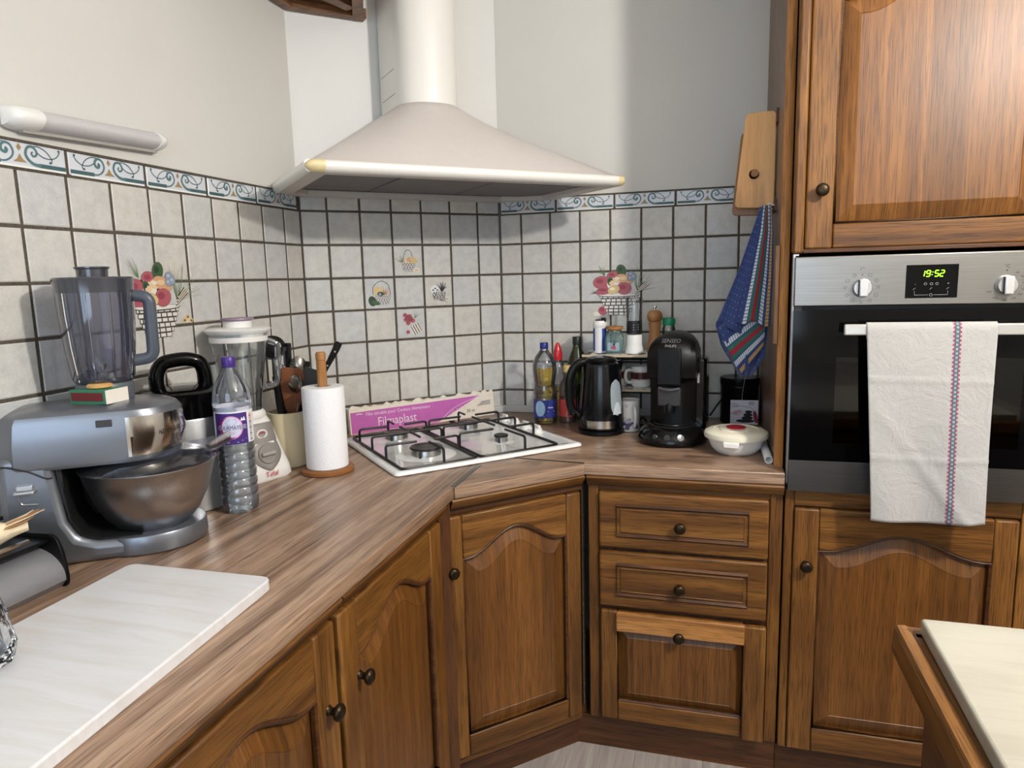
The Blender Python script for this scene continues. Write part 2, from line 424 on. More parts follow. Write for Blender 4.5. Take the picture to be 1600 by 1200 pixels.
# wall behind the camera with its window
wf=struct(obj('wall_front',merge(box(-.11,.35,-4.3,-4.2,0,CEIL),box(1.95,4.1,-4.3,-4.2,0,CEIL),box(.35,1.95,-4.3,-4.2,0,.9),box(.35,1.95,-4.3,-4.2,2.2,CEIL)),PLASTER))
wn=struct(obj('window_1',merge(box(.35,.41,-4.28,-4.22,.9,2.2),box(1.89,1.95,-4.28,-4.22,.9,2.2),box(.41,1.89,-4.28,-4.22,.9,.96),box(.41,1.89,-4.28,-4.22,2.14,2.2),box(1.12,1.18,-4.28,-4.22,.96,2.14)),WHITEP))
for a,b in ((.41,1.12),(1.18,1.89)):
    obj('pane',box(a,b,-4.252,-4.246,.96,2.14),GLASS,wn)

# tiled bands -------------------------------------------------------
obj('grout',box(-1.75,0,.002,.0065,ZW,ZW+ZB),GROUT,wall_left)
obj('grout',box(0,DLEN,.002,.0065,ZW,ZW+ZB),GROUT,wall_diag)
obj('grout',box(0,.93,.002,.0065,ZW,ZW+ZB),GROUT,wall_back)
def fill(wall,bounds):
    for k in range(len(ROWS)-1):
        zt,zb=ROWS[k],ROWS[k+1]
        for a,b in zip(bounds[:-1],bounds[1:]):
            if b-a<.012: continue
            put_tile(wall,a+JO/2,b-JO/2,(zb+JO/2),zt-JO/2)
fill(wall_left,[-.0898-P*k for k in range(14,-1,-1)]+[0])
db=[0]+[.0878+P*k for k in range(6)]+[DLEN]
fill(wall_diag,db)
for a,b in zip(db[:-1],db[1:]): put_tile(wall_diag,a+JO/2,b-JO/2,ZR0+JO/2,ZB-.002)
fill(wall_back,[0]+[.0819+P*k for k in range(8)]+[.925])

# border tiles with their scroll print
TEAL=MT((86,118,122)); TEALD=MT((70,98,102)); GOLD=MT((158,132,94)); BORD=plain('border_tile',(210,214,220),.3)
def border_print():
    it=[]
    def both(path,wd,m,y):
        it.append((ribbon(path,wd,y),m)); it.append((ribbon([(-x,z) for x,z in reversed(path)],wd,y),m))
    it.append((flat([(-.1,.0),(.1,.0),(.1,.004),(-.1,.004)],-.0006),MT((236,236,232))))
    both([(.1,.0085),(.04,.0085)],.0078,TEALD,-.0006)
    sp=bez([(.045,.0085,0),(.03,.0095,0),(.018,.017,0),(.013,.028,0),(.018,.040,0),(.028,.043,0),(.036,.037,0),(.036,.028,0),(.029,.025,0),(.0255,.030,0),(.029,.033,0)],6)
    both([(a,b) for a,b,_ in sp],lambda t:.0066-.0036*t,TEAL,-.0007)
    c1=bez([(.026,.043,0),(.042,.0445,0),(.058,.038,0),(.069,.025,0),(.068,.0165,0),(.064,.017,0)],6)
    both([(a,b) for a,b,_ in c1],.0021,TEALD,-.0006)
    c2=bez([(.037,.034,0),(.05,.026,0),(.068,.0245,0),(.082,.031,0),(.089,.041,0),(.086,.043,0)],6)
    both([(a,b) for a,b,_ in c2],.0021,TEALD,-.0006)
    for x,z in ((.0655,.0170),(.0875,.0425)):
        for sgn in (-1,1): it.append((flat(ellipse(x*sgn,z,.0026,.0026,8),-.0008),TEALD))
    it.append((flat([(0,.031),(.0052,.038),(0,.046),(-.0052,.038)],-.0007),GOLD))
    it.append((flat([(-.0145,.0105),(.0145,.0105),(.006,.016),(0,.0265),(-.006,.016)],-.0007),GOLD))
    return mesh_multi('scroll_print',it)
BPM=border_print()
def border(wall,edges):
    for a,b in zip(edges[:-1],edges[1:]):
        t=put_tile(wall,a+JO/2,b-JO/2,ZR0+JO/2,ZB-.002,'border_tile',BORD)
        t.rotation_euler=(0,0,0)
        s=(b-a-JO)/.205
        link('scroll_print',BPM,t,(0,-.0001,-.0245),scale=(s,1,1))
border(wall_left,[-.0115-.2104*k for k in range(7,-1,-1)])
border(wall_back,[.0021+.2125*k for k in range(5)])
# joint line at the top of the tiling
for wl,a,b in ((wall_left,-1.6,0),(wall_back,0,.93)):
    obj('grout_edge',box(a,b,-.0005,.0065,ZW+ZB-.0015,ZW+ZB+.0035),GROUT,wl)

# ---- painted baskets on the tiles
DK=MT((70,62,58)); WV=MT((222,220,216)); GR=MT((62,92,60)); GRD=MT((44,66,46)); RD=MT((172,92,102)); RDD=MT((148,66,80)); YE=MT((212,186,128)); ORG=MT((206,162,124)); PE=MT((226,196,160)); LG=MT((120,142,104)); BLU=MT((140,154,176)); PALE=MT((232,222,206))
def blades(cx,cz,n,l,a0,a1,m,rnd,y=-.0008,wd=.0012):
    out=[]
    for i in range(n):
        a=R(a0+(a1-a0)*i/max(1,n-1)+rnd.uniform(-6,6)); q=l*rnd.uniform(.65,1)
        b=a+R(rnd.uniform(-14,14))
        pth=[(cx,cz),(cx+cos(a)*q*.5,cz+sin(a)*q*.5),(cx+cos(a)*q*.5+cos(b)*q*.5,cz+sin(a)*q*.5+sin(b)*q*.5)]
        out.append((ribbon(pth,lambda t:wd*(1.3-t),y),m))
    return out
def weave(cx,z0,z1,wt,wb,nr,rnd,y=-.0005):
    out=[]
    for r in range(nr):
        za=z0+(z1-z0)*r/nr; zc=z0+(z1-z0)*(r+1)/nr
        w_=wb+(wt-wb)*((r+.5)/nr)**.6
        out.append((flat([(cx-w_,za),(cx+w_,za),(cx+w_,zc+.0003),(cx-w_,zc+.0003)],y),DK))
        st=(z1-z0)/nr*1.45; n=max(2,int(2*w_/st)); st=2*w_/n
        for i in range(-1,n):
            a=cx-w_+st*(i+(.5 if r%2 else 0)); b=a+st
            a=max(a,cx-w_); b=min(b,cx+w_)
            if b-a<st*.3: continue
            g=st*.10
            out.append((flat([(a+g,za+g),(b-g,za+g),(b-g,zc-g),(a+g,zc-g)],y-.0004),WV))
    return out
def big_basket(rnd):
    it=[]
    it+=weave(0,-.085,-.012,.07,.03,6,rnd)
    it.append((flat(ellipse(0,-.012,.075,.008,18),-.0012),DK)); it.append((flat(ellipse(0,-.011,.072,.006,18),-.0014),WV))
    for x,z,rx,rz,m in ((-.062,.035,.030,.022,RD),(-.05,.005,.034,.014,RD),(-.02,.058,.022,.016,RD),(-.02,.028,.022,.022,PALE),(0,.045,.020,.012,PE),(.01,.075,.017,.022,GR),(.022,.045,.030,.016,ORG),(.02,.012,.026,.022,RD),(-.018,.008,.022,.014,YE),(.045,.062,.012,.010,BLU),(.055,.052,.010,.010,BLU),(.042,.048,.010,.009,BLU),(-.03,.038,.010,.014,GR)):
        rt_=rnd.uniform(-.4,.4); it.append((flat(ellipse(x,z,rx+.0011,rz+.0011,16,rt_),-.0009-.00004*len(it)/4),MT((120,100,96)))); it.append((flat(ellipse(x,z,rx,rz,16,rt_),-.0010-.00004*len(it)/4),m))
        it.append((flat(ellipse(x-rx*.2,z+rz*.2,rx*.45,rz*.4,10),-.0018-.00002*len(it)/4),{RD:RDD,GR:GRD,ORG:PE,YE:PALE,PALE:PE,BLU:MT((180,188,204)),PE:PALE}[m]))
    it+=blades(.068,.0,26,.10,15,112,LG,rnd); it+=blades(-.05,.06,9,.05,95,150,LG,rnd); it+=blades(-.08,-.002,5,.03,150,200,GRD,rnd)
    for i in range(7): it.append((ribbon([(.06+.002*i,-.010+.004*i),(.105-.002*i,.022+.002*i)],.0035,-.0015-.00005*i),PALE if i%2 else DK))
    return it
rnd=random.Random(3)
def radish(cx,cz,r):
    return [(flat(ellipse(cx,cz,r,r*.92,14),-.0008),RD),(flat(ellipse(cx-r*.2,cz+r*.2,r*.5,r*.4,10),-.0010),RDD)]
# left wall: centre (y, z) read off the wall; behind the blender jar
obj('basket_print',big_basket(random.Random(3)),None,wall_left,(-1.155+A1,0,ZW+.475))
sh=[]
for x,z in ((-.012,0),(0,.008),(.012,-.002)):
    sh+=[(flat(ellipse(x,z,.008,.006,10,.4),-.0008),YE),(flat(ellipse(x+.001,z,.004,.003,8),-.0010),MT((120,84,50)))]
obj('mushroom_print',sh,None,wall_left,(-1.058+A1,0,ZW+.427))
obj('basket_print',big_basket(random.Random(5)),None,wall_back,(.965-A2,0,ZW+.452))
obj('radish_print',radish(0,0,.018)+[(flat(ellipse(-.022,-.012,.014,.008,10),-.0007),PALE)],None,wall_back,(.908-A2,0,ZW+.385))
# four small prints on the diagonal wall
def small(kind,rnd):
    it=[]
    if kind==0:
        it+=weave(.0,-.036,-.004,.026,.018,5,rnd); it.append((ribbon([(x,z) for x,z,_ in bez([(-.02,-.002,0),(-.012,.03,0),(0,.038,0),(.010,.03,0),(.016,0,0)],5)],.002,-.0007),DK))
        for x,z,m in ((.004,.004,ORG),(.016,.006,YE),(-.006,.002,PE),(.022,-.002,YE)): it.append((flat(ellipse(x,z,.011,.009,12),-.001-.0001*x),m))
        it+=blades(-.022,-.006,10,.036,80,170,LG,rnd); it+=[(flat(ellipse(.026,-.032,.012,.008,12),-.0009),PALE),(flat(ellipse(.028,-.033,.006,.004,10),-.0011),YE)]
    elif kind==1:
        it+=weave(.010,-.04,-.006,.028,.018,6,rnd); it.append((ribbon([(x,z) for x,z,_ in bez([(-.024,-.006,0),(-.022,.024,0),(.004,.042,0),(.03,.03,0),(.038,-.004,0)],6)],.0022,-.0007),DK))
        for x,z,rx,rz,m in ((-.006,.008,.016,.016,YE),(.002,-.002,.012,.008,GRD),(.0,-.003,.005,.005,BLU)): it.append((flat(ellipse(x,z,rx,rz,12),-.0010-.0002*(m is BLU)-.0001*(m is GRD)),m))
        it+=blades(.016,-.006,9,.036,35,110,ORG,rnd,wd=.003); it+=[(flat(ellipse(-.028,-.026,.014,.018,12,.3),-.0010),GRD),(flat(ellipse(-.016,-.032,.015,.008,12,-.3),-.0012),GR)]
    elif kind==2:
        GY=MT((84,82,88)); it+=weave(.0,-.03,-.002,.026,.018,4,rnd)
        for i in range(7): it.append((ribbon([(-.024+.008*i,-.003),(-.018+.006*i,-.03)],.0016,-.0012),DK))
        for x,z in ((-.024,.008),(-.016,.014),(-.02,-.002),(-.008,.008)): it.append((flat(ellipse(x,z,.009,.008,10),-.0011-.0002*z),MT((226,226,228)))); it.append((flat(ellipse(x+.002,z-.003,.004,.003,8),-.0015),GY))
        it+=blades(.012,0,10,.036,40,120,GY,rnd,wd=.0045); it+=blades(.0,-.03,4,.036,-10,15,GY,rnd,wd=.003)
    else:
        a=R(-30)
        for i in range(8):
            u=-.02+.04*i/7
            it.append((ribbon([(.004+u*.75+.004,-.006+u*.35),(.024+u*.7,-.036+u*.4)],.0026,-.0007),DK if i%2 else PALE))
        for i in range(7):
            u=-.018+.036*i/6
            it.append((ribbon([(.007+u*.75+.004,-.006+u*.35),(.027+u*.7,-.035+u*.4)],.003,-.0006),PALE))
        for x,z in ((-.022,.030),(-.006,.026),(-.020,.014),(-.006,.012),(.006,.010),(-.012,.002),(-.002,.018),(-.014,.022)): it+=radish(x,z,.0088)
        it+=radish(-.014,-.030,.0075); it+=blades(.014,.018,9,.03,30,100,LG,rnd)
    return it
for i,(c,r) in enumerate(((2,1),(1,2),(3,2),(2,3))):
    obj('basket_print' if i!=3 else 'radish_print',small(i,random.Random(20+i)),None,wall_diag,(.0878+P*(c+.5),0,ZW+ZR0-P*(r+.5)))
# ------------------------------------------------------------------ worktop
FA=Vector((.677,-.979,0)); FB=Vector((.959,-.7046,0)); FANG=atan2(FB.y-FA.y,FB.x-FA.x)
FT=Vector((cos(FANG),sin(FANG),0)); FN=Vector((sin(FANG),-cos(FANG),0))
TH=.032
wt=thing('worktop','brown wood-grain laminate worktop bending round the tiled corner','worktop',(0,0,ZW))
obj('worktop_slab',prism([(.002,-3.1),(.677,-3.1),(.677,-.979),(.66,-.60),(.36,-.20),(.002,-A1-.002)],-TH,0),WORK['y'],wt,bevel=.003)
# grain of the middle slab follows the diagonal: build it in its own frame
def toF(x,y): q=Vector((x,y,0))-FA; return (q.dot(FT), -q.dot(FN))
obj('worktop_slab',prism([toF(.6785,-.9785),toF(.9585,-.7060),toF(.70,-.672),toF(.664,-.70)],-TH,.0006),WORK['x'],wt,tuple(FA),FANG,bevel=.002)
obj('worktop_slab',prism([(.9605,-.7046),(1.4766,-.7046),(1.4766,-.002),(A2+.003,-.002),(.38,-.19),(.66,-.60),(.71,-.667)],-TH,-.0002),WORK['x'],wt,bevel=.003)
ALU=plain('joint_metal',(120,118,112),.35,.9)
for a,b,wd in (((.676,-.976),(.676,-.775),.007),((.957,-.700),(.72,-.676),.0035)):
    p=Vector((*a,0)); q=Vector((*b,0)); n=(q-p).normalized(); n=Vector((-n.y,n.x,0))*wd
    obj('joint_strip',prism([tuple((p+n)[:2]),tuple((p-n)[:2]),tuple((q-n)[:2]),tuple((q+n)[:2])],-.002,.0016),ALU if wd>.005 else plain('joint_dark',(60,50,44),.6),wt)
UPS=plain('upstand_grey_white',(196,196,198),.4)
obj('upstand_strip',prism([(.0,-A1),(.014,-A1-.004),(.014,-3.0),(0,-3.0)],.0,.026),UPS,wt,bevel=.002)
obj('upstand_strip',box(.004,DLEN-.004,-.014,0,0,.026),UPS,wt,(0,-A1,0),DA,bevel=.002)
obj('upstand_strip',prism([(A2+.004,-.014),(1.45,-.014),(1.45,0),(A2,0)],0,.026),UPS,wt,bevel=.002)

# ------------------------------------------------------------------ cabinet fronts
KN=lathe([(.0,-.0245),(.006,-.0245),(.010,-.023),(.0128,-.020),(.0132,-.017),(.011,-.013),(.0065,-.010),(.0055,-.005),(.0075,-.001),(.0085,0)],20)
KN=xf(KN,rx=R(-90),sc=(1.18,1.18,1.18))
KN=([(x,-abs(y),z) for x,y,z in KN[0]],KN[1])
KNM=mesh('knob',KN,BRASSK,True,50)
def knob(parent,x,z): 
    o=link('knob',KNM,parent,(x,0,z)); o['label']='round dark brass knob'; return o
def arch_line(x0,x1,zs,rise,n=20):
    """cathedral arch from left shoulder to right shoulder"""
    o=[]
    for i in range(n+1):
        t=i/n; q=abs(2*t-1); e=max(0,min(1,(q-.0)/.92))
        o.append((x0+(x1-x0)*t, zs+rise*(.5+.5*cos(pi*e)) if q<.92 else zs))
    return o
def panel_front(door,w,h,sl,sr,rb,rt,rise,field=.042,shadow=True,mv=None):
    """stiles, rails and raised panel of one framed front; local x 0..w, z 0..h, front at y=0 looking to -y"""
    T=.021
    obj('stile',box(0,sl,0,T,0,h),OAK['z'],door,bevel=.0045)
    obj('stile',box(w-sr,w,0,T,0,h),OAK['z'],door,bevel=.0045)
    obj('rail',box(sl+.0004,w-sr-.0004,.0006,T,0,rb),OAK['x'],door,bevel=.004)
    top=arch_line(sl+.0004,w-sr-.0004,h-rt-rise,rise) if rise else [(sl,h-rt),(w-sr,h-rt)]
    obj('rail',prism(top+[(w-sr-.0004,h),(sl+.0004,h)],.0006,T,'y'),OAK['x'],door,bevel=.004)
    # bead round the opening
    ln=[(sl+.002,rb+.002),(w-sr-.002,rb+.002)]+[(x,z-.002) for x,z in reversed(top)]
    out=[(x,.007,z) for x,z in ln]
    obj('bead',tube(out,.0058,6,closed=True),OAKD['x'],door,smooth=True)
    # raised panel
    def ring(i,y):
        q=[(sl+i,y,rb+i),(w-sr-i,y,rb+i)]
        n=len(top)
        tp=[]
        for k,(x,z) in enumerate(reversed(top)):
            t=1-k/(n-1); xx=sl+i+(w-sl-sr-2*i)*t
            # height of the arch at that x
            tp.append((xx,y,z-i))
        return q+tp
    rings=[ring(-.004,.0165),ring(.004,.0160),ring(field,.0022),ring(field+.0012,.0034)]
    v,f=loft(rings,False,True)
    obj('panel',([tuple(p) for p in v],[tuple(q) for q in f]),OAKP['z'],door)
def door(parent,x,z,w,h,sl=.07,sr=.07,rb=.075,rt=.06,rise=.05,knob_at=None,y=0):
    d=obj('door',box(.004,w-.004,.0165,.0215,.004,h-.004),OAKD['z'],parent,(x,y,z))
    panel_front(d,w,h,sl,sr,rb,rt,rise)
    if knob_at: knob(d,knob_at[0]-x,knob_at[1]-z)
    return d
def moulding(parent,x0,x1,zt,y0,name='cornice'):
    prof=[(y0+.045,zt),(y0+.004,zt),(y0,zt-.006),(y0+.003,zt-.014),(y0+.010,zt-.020),(y0+.012,zt-.027),(y0+.017,zt-.031),(y0+.045,zt-.031)]
    return obj(name,prism(prof,x0,x1,'x'),OAK['x'],parent,smooth=True,angle=50)

HB=-.87   # floor below the worktop
# --- drawer unit (local x = world x, front of the drawers at y=-.69)
dc=thing('drawer_cabinet','oak base cabinet with two drawers and a pull-out front beneath the coffee machine','cabinet',(0,-.69,ZW))
obj('body',box(.963,1.4765,.019,.64,-.775,-.033),OAKD['z'],dc)
obj('stile',box(.963,.992,.012,.03,-.775,-.064),OAK['z'],dc,bevel=.003)
obj('stile',box(1.445,1.4765,.012,.03,-.775,-.064),OAK['z'],dc,bevel=.003)
obj('rail',box(.992,1.445,.014,.03,-.081,-.064),OAK['x'],dc,bevel=.002)
moulding(dc,.963,1.4765,-.033,-.0135)
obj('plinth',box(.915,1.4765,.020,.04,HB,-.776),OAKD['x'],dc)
def drawer(z0,z1,kz):
    x0,x1=.9945,1.4425; w,h=x1-x0,z1-z0
    d=obj('drawer',box(0,w,0,.021,0,h),OAK['x'],dc,(x0,0,z0),bevel=.006,seg=3)
    m=.05; mz=.038
    g=loft([[(m,-.0004,mz),(w-m,-.0004,mz),(w-m,-.0004,h-mz),(m,-.0004,h-mz)],
            [(m+.004,.0,mz+.004),(w-m-.004,.0,mz+.004),(w-m-.004,.0,h-mz-.004),(m+.004,.0,h-mz-.004)]],False,False)
    ln=[(m,0,mz),(w-m,0,mz),(w-m,0,h-mz),(m,0,h-mz)]
    obj('bead',tube(ln,.0058,4,closed=True),OAKD['x'],d)  # dark oak paints the groove's shade; the inner bead draws its lit edge
    m2=m+.011; z2=mz+.011
    obj('bead',tube([(m2,0,z2),(w-m2,0,z2),(w-m2,0,h-z2),(m2,0,h-z2)],.0035,4,closed=True),OAK['x'],d)
    obj('panel',loft([[(m+.005,.002,mz+.005),(w-m-.005,.002,mz+.005),(w-m-.005,.002,h-mz-.005),(m+.005,.002,h-mz-.005)],
        [(m2,-.0012,z2),(w-m2,-.0012,z2),(w-m2,-.0012,h-z2),(m2,-.0012,h-z2)]],False,True),OAK['x'],d)
    knob(d,w/2-.002,kz-z0)
drawer(-.243,-.081,-.167); drawer(-.418,-.2535,-.342)
d3=obj('pull_out_front',box(.004,.441,.0165,.0215,.004,.331),OAKD['z'],dc,(.998,0,-.766))
panel_front(d3,.445,.335,.047,.057,.058,.05,0,field=.03)
obj('grip_strip',box(.045,.392,-.012,.004,.279,.336),OAKL,d3,bevel=.004,label='lighter oak strip across the top')
knob(d3,.218,.283)
d3.children[-1].location.y=-.012

# --- diagonal corner cabinet (local frame along its front)
cc=thing('corner_cabinet','oak corner cabinet with one arched door beneath the gas hob','cabinet',(*(FA-FN*.02)[:2],ZW),FANG)
obj('body',box(-.036,.418,.020,.55,-.775,-.033),OAKD['z'],cc)
moulding(cc,-.003,.397,-.033,-.0175)
obj('rail',box(-.03,.41,.012,.03,-.083,-.064),OAKD['x'],cc)
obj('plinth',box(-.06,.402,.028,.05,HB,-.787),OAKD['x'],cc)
obj('rail',box(-.034,.40,.014,.03,-.787,-.764),OAK['x'],cc,bevel=.002)
door(cc,-.034,-.762,.426,.676,sl=.062,sr=.046,rb=.06,rt=.055,rise=.062,knob_at=(-.0075,-.227))
hg=[]
for i in range(46):
    z=-.74+i*.0148
    hg.append(xf(lathe([(.0042,0),(.0042,.0136)],8),(.4055,.014,z)))
hp=obj('piano_hinge',merge(*hg),plain('hinge_brass',(120,110,92),.35,.9),cc,smooth=True); hp['kind']='stuff'

# --- left run
XF=.657
def left_cab(name,label,y0,y1,knob_y,lastbit=0):
    c=thing(name,label,'cabinet',(XF,y0,ZW),R(90)); w=y1-y0
    obj('body',box(.002,w-.002,.020,.62,-.775,-.033),OAKD['z'],c)
    moulding(c,.0,w,-.033,-.0175)
    obj('rail',box(0,w,.013,.03,-.075,-.064),OAKD['x'],c)
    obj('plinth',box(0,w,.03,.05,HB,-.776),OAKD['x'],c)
    door(c,.006,-.765,w-.012,.689,sl=.066,sr=.066,rb=.075,rt=.05,rise=.062,knob_at=(knob_y-y0,-.227))
    return c
left_cab('base_cabinet','oak base cabinet, left-run arched door next to the corner cabinet',-1.523,-1.02,-1.455)
left_cab('base_cabinet','oak base cabinet with arched door under the white marble slab',-2.04,-1.527,-1.568)
# corner filler between the left run and the diagonal
def to_cc(x,y): q=Vector((x,y,0))-(FA-FN*.02); return (q.dot(FT),-q.dot(FN))
obj('filler_post',prism([to_cc(*q) for q in [(.637,-1.018),(.650,-1.018),(.667,-.985),(.650,-.968),(.637,-.968)]],HB,-.034),OAKD['z'],cc)

# --- oven tower
tw=thing('oven_tower_cabinet','tall oak cabinet with an arched door above and below the oven','cabinet',(0,-.69,ZW))
TX0,TX1=1.481,2.10
obj('body',merge(box(TX0+.004,TX1,.02,.68,HB+.1,-.052),box(TX0+.004,TX1,.02,.68,.552,1.63),box(TX0+.001,TX0+.012,.03,.68,-.052,.552),box(TX1-.02,TX1,.03,.68,-.052,.552),box(TX0,TX1,.62,.68,-.052,.552)),OAKD['z'],tw)
obj('plinth',box(TX0-.006,TX1,.020,.04,HB,-.782),OAKD['x'],tw)
obj('stile',box(TX0,TX0+.0215,.008,.03,-.78,-.047),OAK['z'],tw,bevel=.003)
obj('stile',box(2.012,TX1,.008,.03,-.78,-.047),OAK['z'],tw,bevel=.003)
obj('rail',box(TX0+.022,2.0115,.009,.03,-.092,-.047),OAK['x'],tw,bevel=.003)
obj('stile',box(TX0-.004,TX0+.0215,-.002,.03,.552,1.63),OAK['z'],tw,bevel=.006)
obj('stile',box(2.055,TX1,.0,.03,.552,1.63),OAK['z'],tw,bevel=.006)
obj('rail',box(TX0+.020,2.056,.002,.03,.552,.562),OAKD['x'],tw,bevel=.002)
door(tw,1.504,-.776,.503,.680,sl=.060,sr=.052,rb=.068,rt=.058,rise=.052,knob_at=(1.5345,-.245))
door(tw,1.504,.562,.55,.70,sl=.062,sr=.062,rb=.058,rt=.06,rise=.07,knob_at=(1.5375,.699))
side=obj('side_panel',box(1.4555,1.4765,.055,.685,0,1.63),OAKGREY,tw); 
obj('side_edge',prism([(1.4535,.062),(1.4545,.054),(1.460,.050),(1.470,.050),(1.4765,.054),(1.4775,.062)],0,1.63),OAKEDGE,tw,smooth=True)
obj('trim_strip',merge(box(1.4800,1.4845,-.004,.02,-.028,.550),box(1.4845,1.492,-.004,.02,.5465,.550)),plain('alu_trim',(188,188,190),.35,.6),tw)

# --- wooden frame high in the corner, only its underside shows
wc=thing('wall_cupboard','brown wooden corner cupboard near the ceiling, only its coffered underside showing','cupboard',(0,0,ZW))
zb=1.352
SD=Vector((.465,-.885,0))
dl=Vector((0,-A1,0)); dr=DO+DT*.247
outl=[Vector((.001,-1.05,0)),dl+Vector((.001,0,0)),dr,dr+SD*.42,Vector((.40,-.95,0))]
def pl2(L): return [tuple(q[:2]) for q in L]
obj('body',prism(pl2(outl),zb+.022,1.66),OAKD['x'],wc)
WB=wood('cupboard_wood_x','x',[(.25,lin(92,58,34)),(.5,lin(122,82,50)),(.75,lin(146,102,66))])
def barw(a,b,wd,z0,z1,name='rail'):
    a=Vector(a);b=Vector(b);n=(b-a).normalized();n=Vector((n.y,-n.x,0))*wd
    return obj(name,prism([tuple(a[:2]),tuple(b[:2]),tuple((b+n)[:2]),tuple((a+n)[:2])],z0,z1),WB,wc,bevel=.002)
barw(dl+DT*.004,dr,.038,zb,zb+.03)
barw(dr,dr+SD*.42,.034,zb+.0008,zb+.03)
barw(Vector((.001,-1.04,0)),dl,.036,zb+.001,zb+.03)
barw(dl+DN*.16,dr+SD*.05-DT*.055,.04,zb+.008,zb+.03,'brace')
# ------------------------------------------------------------------ oven
ov=thing('oven','built-in stainless steel and black glass oven showing 19:52','oven',(1.482,-.70,ZW))
OW=.596; OZ0,OZ1=-.043,.543
cp=obj('control_panel',box(0,OW,-.012,.02,.424,OZ1),STEEL,ov,bevel=.0025)
obj('casing',merge(box(.02,OW-.02,.02,.03,.40,.54),box(.004,.02,.0,.5,OZ0,.54),box(OW-.02,OW-.004,.0,.5,OZ0,.54),box(.02,OW-.02,.45,.5,OZ0,.54),box(.02,OW-.02,.03,.45,.36,.38),box(.02,OW-.02,.03,.45,.02,.04),box(.02,.10,.03,.45,.04,.36),box(OW-.10,OW-.02,.03,.45,.04,.36)),plain('oven_cavity',(70,66,60),.45,.3),ov)
dr_=obj('door_glass',merge(box(0,.10,-.014,.0,.039,.414),box(OW-.10,OW,-.014,.0,.039,.414),box(.10,OW-.10,-.014,.0,.30,.414),box(.10,OW-.10,-.014,.0,.039,.085)),BLACKG,ov)
obj('inner_pane',box(.10,OW-.10,-.0135,-.0105,.085,.30),thin_glass('dark_oven_glass',(58,56,54),rough=.03,boost=1.0,haze=.0),ov)
obj('lower_strip',box(0,OW,-.012,.0,OZ0,.0385),STEELD,ov,bevel=.0015)
obj('shadow_gap',box(.004,OW-.004,.004,.012,.414,.424),BLACKM,ov)
for z in (.12,.175,.23):
    obj('oven_rack',merge(tube([(.105,.06,z),(OW-.105,.06,z)],.0022,6),tube([(.105,.30,z),(OW-.105,.30,z)],.0022,6),*[tube([(.12+.032*i,.06,z),(.12+.032*i,.40,z)],.0013,5) for i in range(12)]),CHROME,ov,smooth=True)
hn=obj('handle',box(.108,OW-.108,-.062,-.050,.357,.383),plain('handle_steel',(214,212,208),.28,.7),ov,bevel=.003)
for x in (.135,OW-.135): obj('bracket',box(x-.01,x+.01,-.052,-.012,.360,.380),BLACKP,hn)
# knobs
for kx in (.150,.447):
    k=obj('knob',xf(lathe([(.0,0),(.0215,0),(.0225,.003),(.0215,.010),(.019,.014),(.0,.014)],32),(kx,-.012,.466),rx=R(90)),plain('knob_silver',(206,206,206),.25,.8),cp,smooth=True)
    obj('grip',box(kx-.0085,kx+.0105,-.033,-.025,.4455,.4865),plain('knob_grip',(226,226,226),.2,.6),k,bevel=.003)
    obj('indicator',box(kx-.011,kx-.0085,-.031,-.0255,.447,.485),BLACKP,k)
INK=MT((46,44,42))
pr=[]
for i,a in enumerate((62,30,2,-30,-60,-90,-122,-152,178,150,118)):
    x=.150+.036*cos(R(a)); z=.466+.034*sin(R(a))
    if i%3==0: pr+= [(ribbon([(x-.004,z-.003),(x+.004,z-.003),(x+.004,z+.003),(x-.004,z+.003),(x-.004,z-.003)],.0008,-.0124),INK)]
    elif i%3==1: pr+=[(ribbon(ellipse(x,z,.0035,.0035,10)+[ellipse(x,z,.0035,.0035,10)[0]],.0008,-.0124),INK)]
    else: pr+=[(ribbon([(x-.004,z+.002),(x+.004,z+.002)],.0009,-.0124),INK),(ribbon([(x-.004,z-.002),(x+.003,z-.002)],.0009,-.0124),INK)]
pr+=[(ribbon([(.146,.5065),(.146,.513),(.155,.513)],.0009,-.0124),INK),(flat(ellipse(.150,.497,.0015,.0015,8),-.0124),INK)]
pr+=[(text('°C',.011,-.0124,x=.447,z=.5085),INK),(flat(ellipse(.447,.499,.0017,.0017,8),-.0124),INK)]
for s_,a in (('50',55),('75',32),('100',8),('125',-16),('150',-38),('175',-62),('200',-92),('225',-124),('250',-155)):
    pr+=[(text(s_,.0066,-.0124,x=.447+.036*cos(R(a)),z=.466+.034*sin(R(a))),INK)]
obj('panel_print',pr,None,cp)
# clock display
dp=obj('display',box(.243,.3505,-.0135,-.011,.440,.5165),BLACKG,cp)
SEG={'0':'abcdef','1':'bc','2':'abdeg','5':'acdfg','9':'abcdfg'}
LED=plain('green_led',(150,255,40),.4,emit=(140,255,40),es=3.2)
def digit(ch,x,z,w_=.0075,h=.0135):
    A={'a':((0,h),(w_,h)),'b':((w_,h),(w_,h/2)),'c':((w_,h/2),(w_,0)),'d':((0,0),(w_,0)),'e':((0,h/2),(0,0)),'f':((0,h),(0,h/2)),'g':((0,h/2),(w_,h/2))}
    out=[]
    for s_ in SEG[ch]:
        (a,b),(c,d)=A[s_]; L=hypot(c-a,d-b); ux,uz=(c-a)/L*.0006,(d-b)/L*.0006
        out.append((ribbon([(x+a+ux+b*.15,z+b+uz),(x+c-ux+d*.15,z+d-uz)],.0019,-.0138),LED))
    return out
dg=digit('1',.2725,.4895)+digit('9',.284,.4895)+digit('5',.3015,.4895)+digit('2',.3125,.4895)
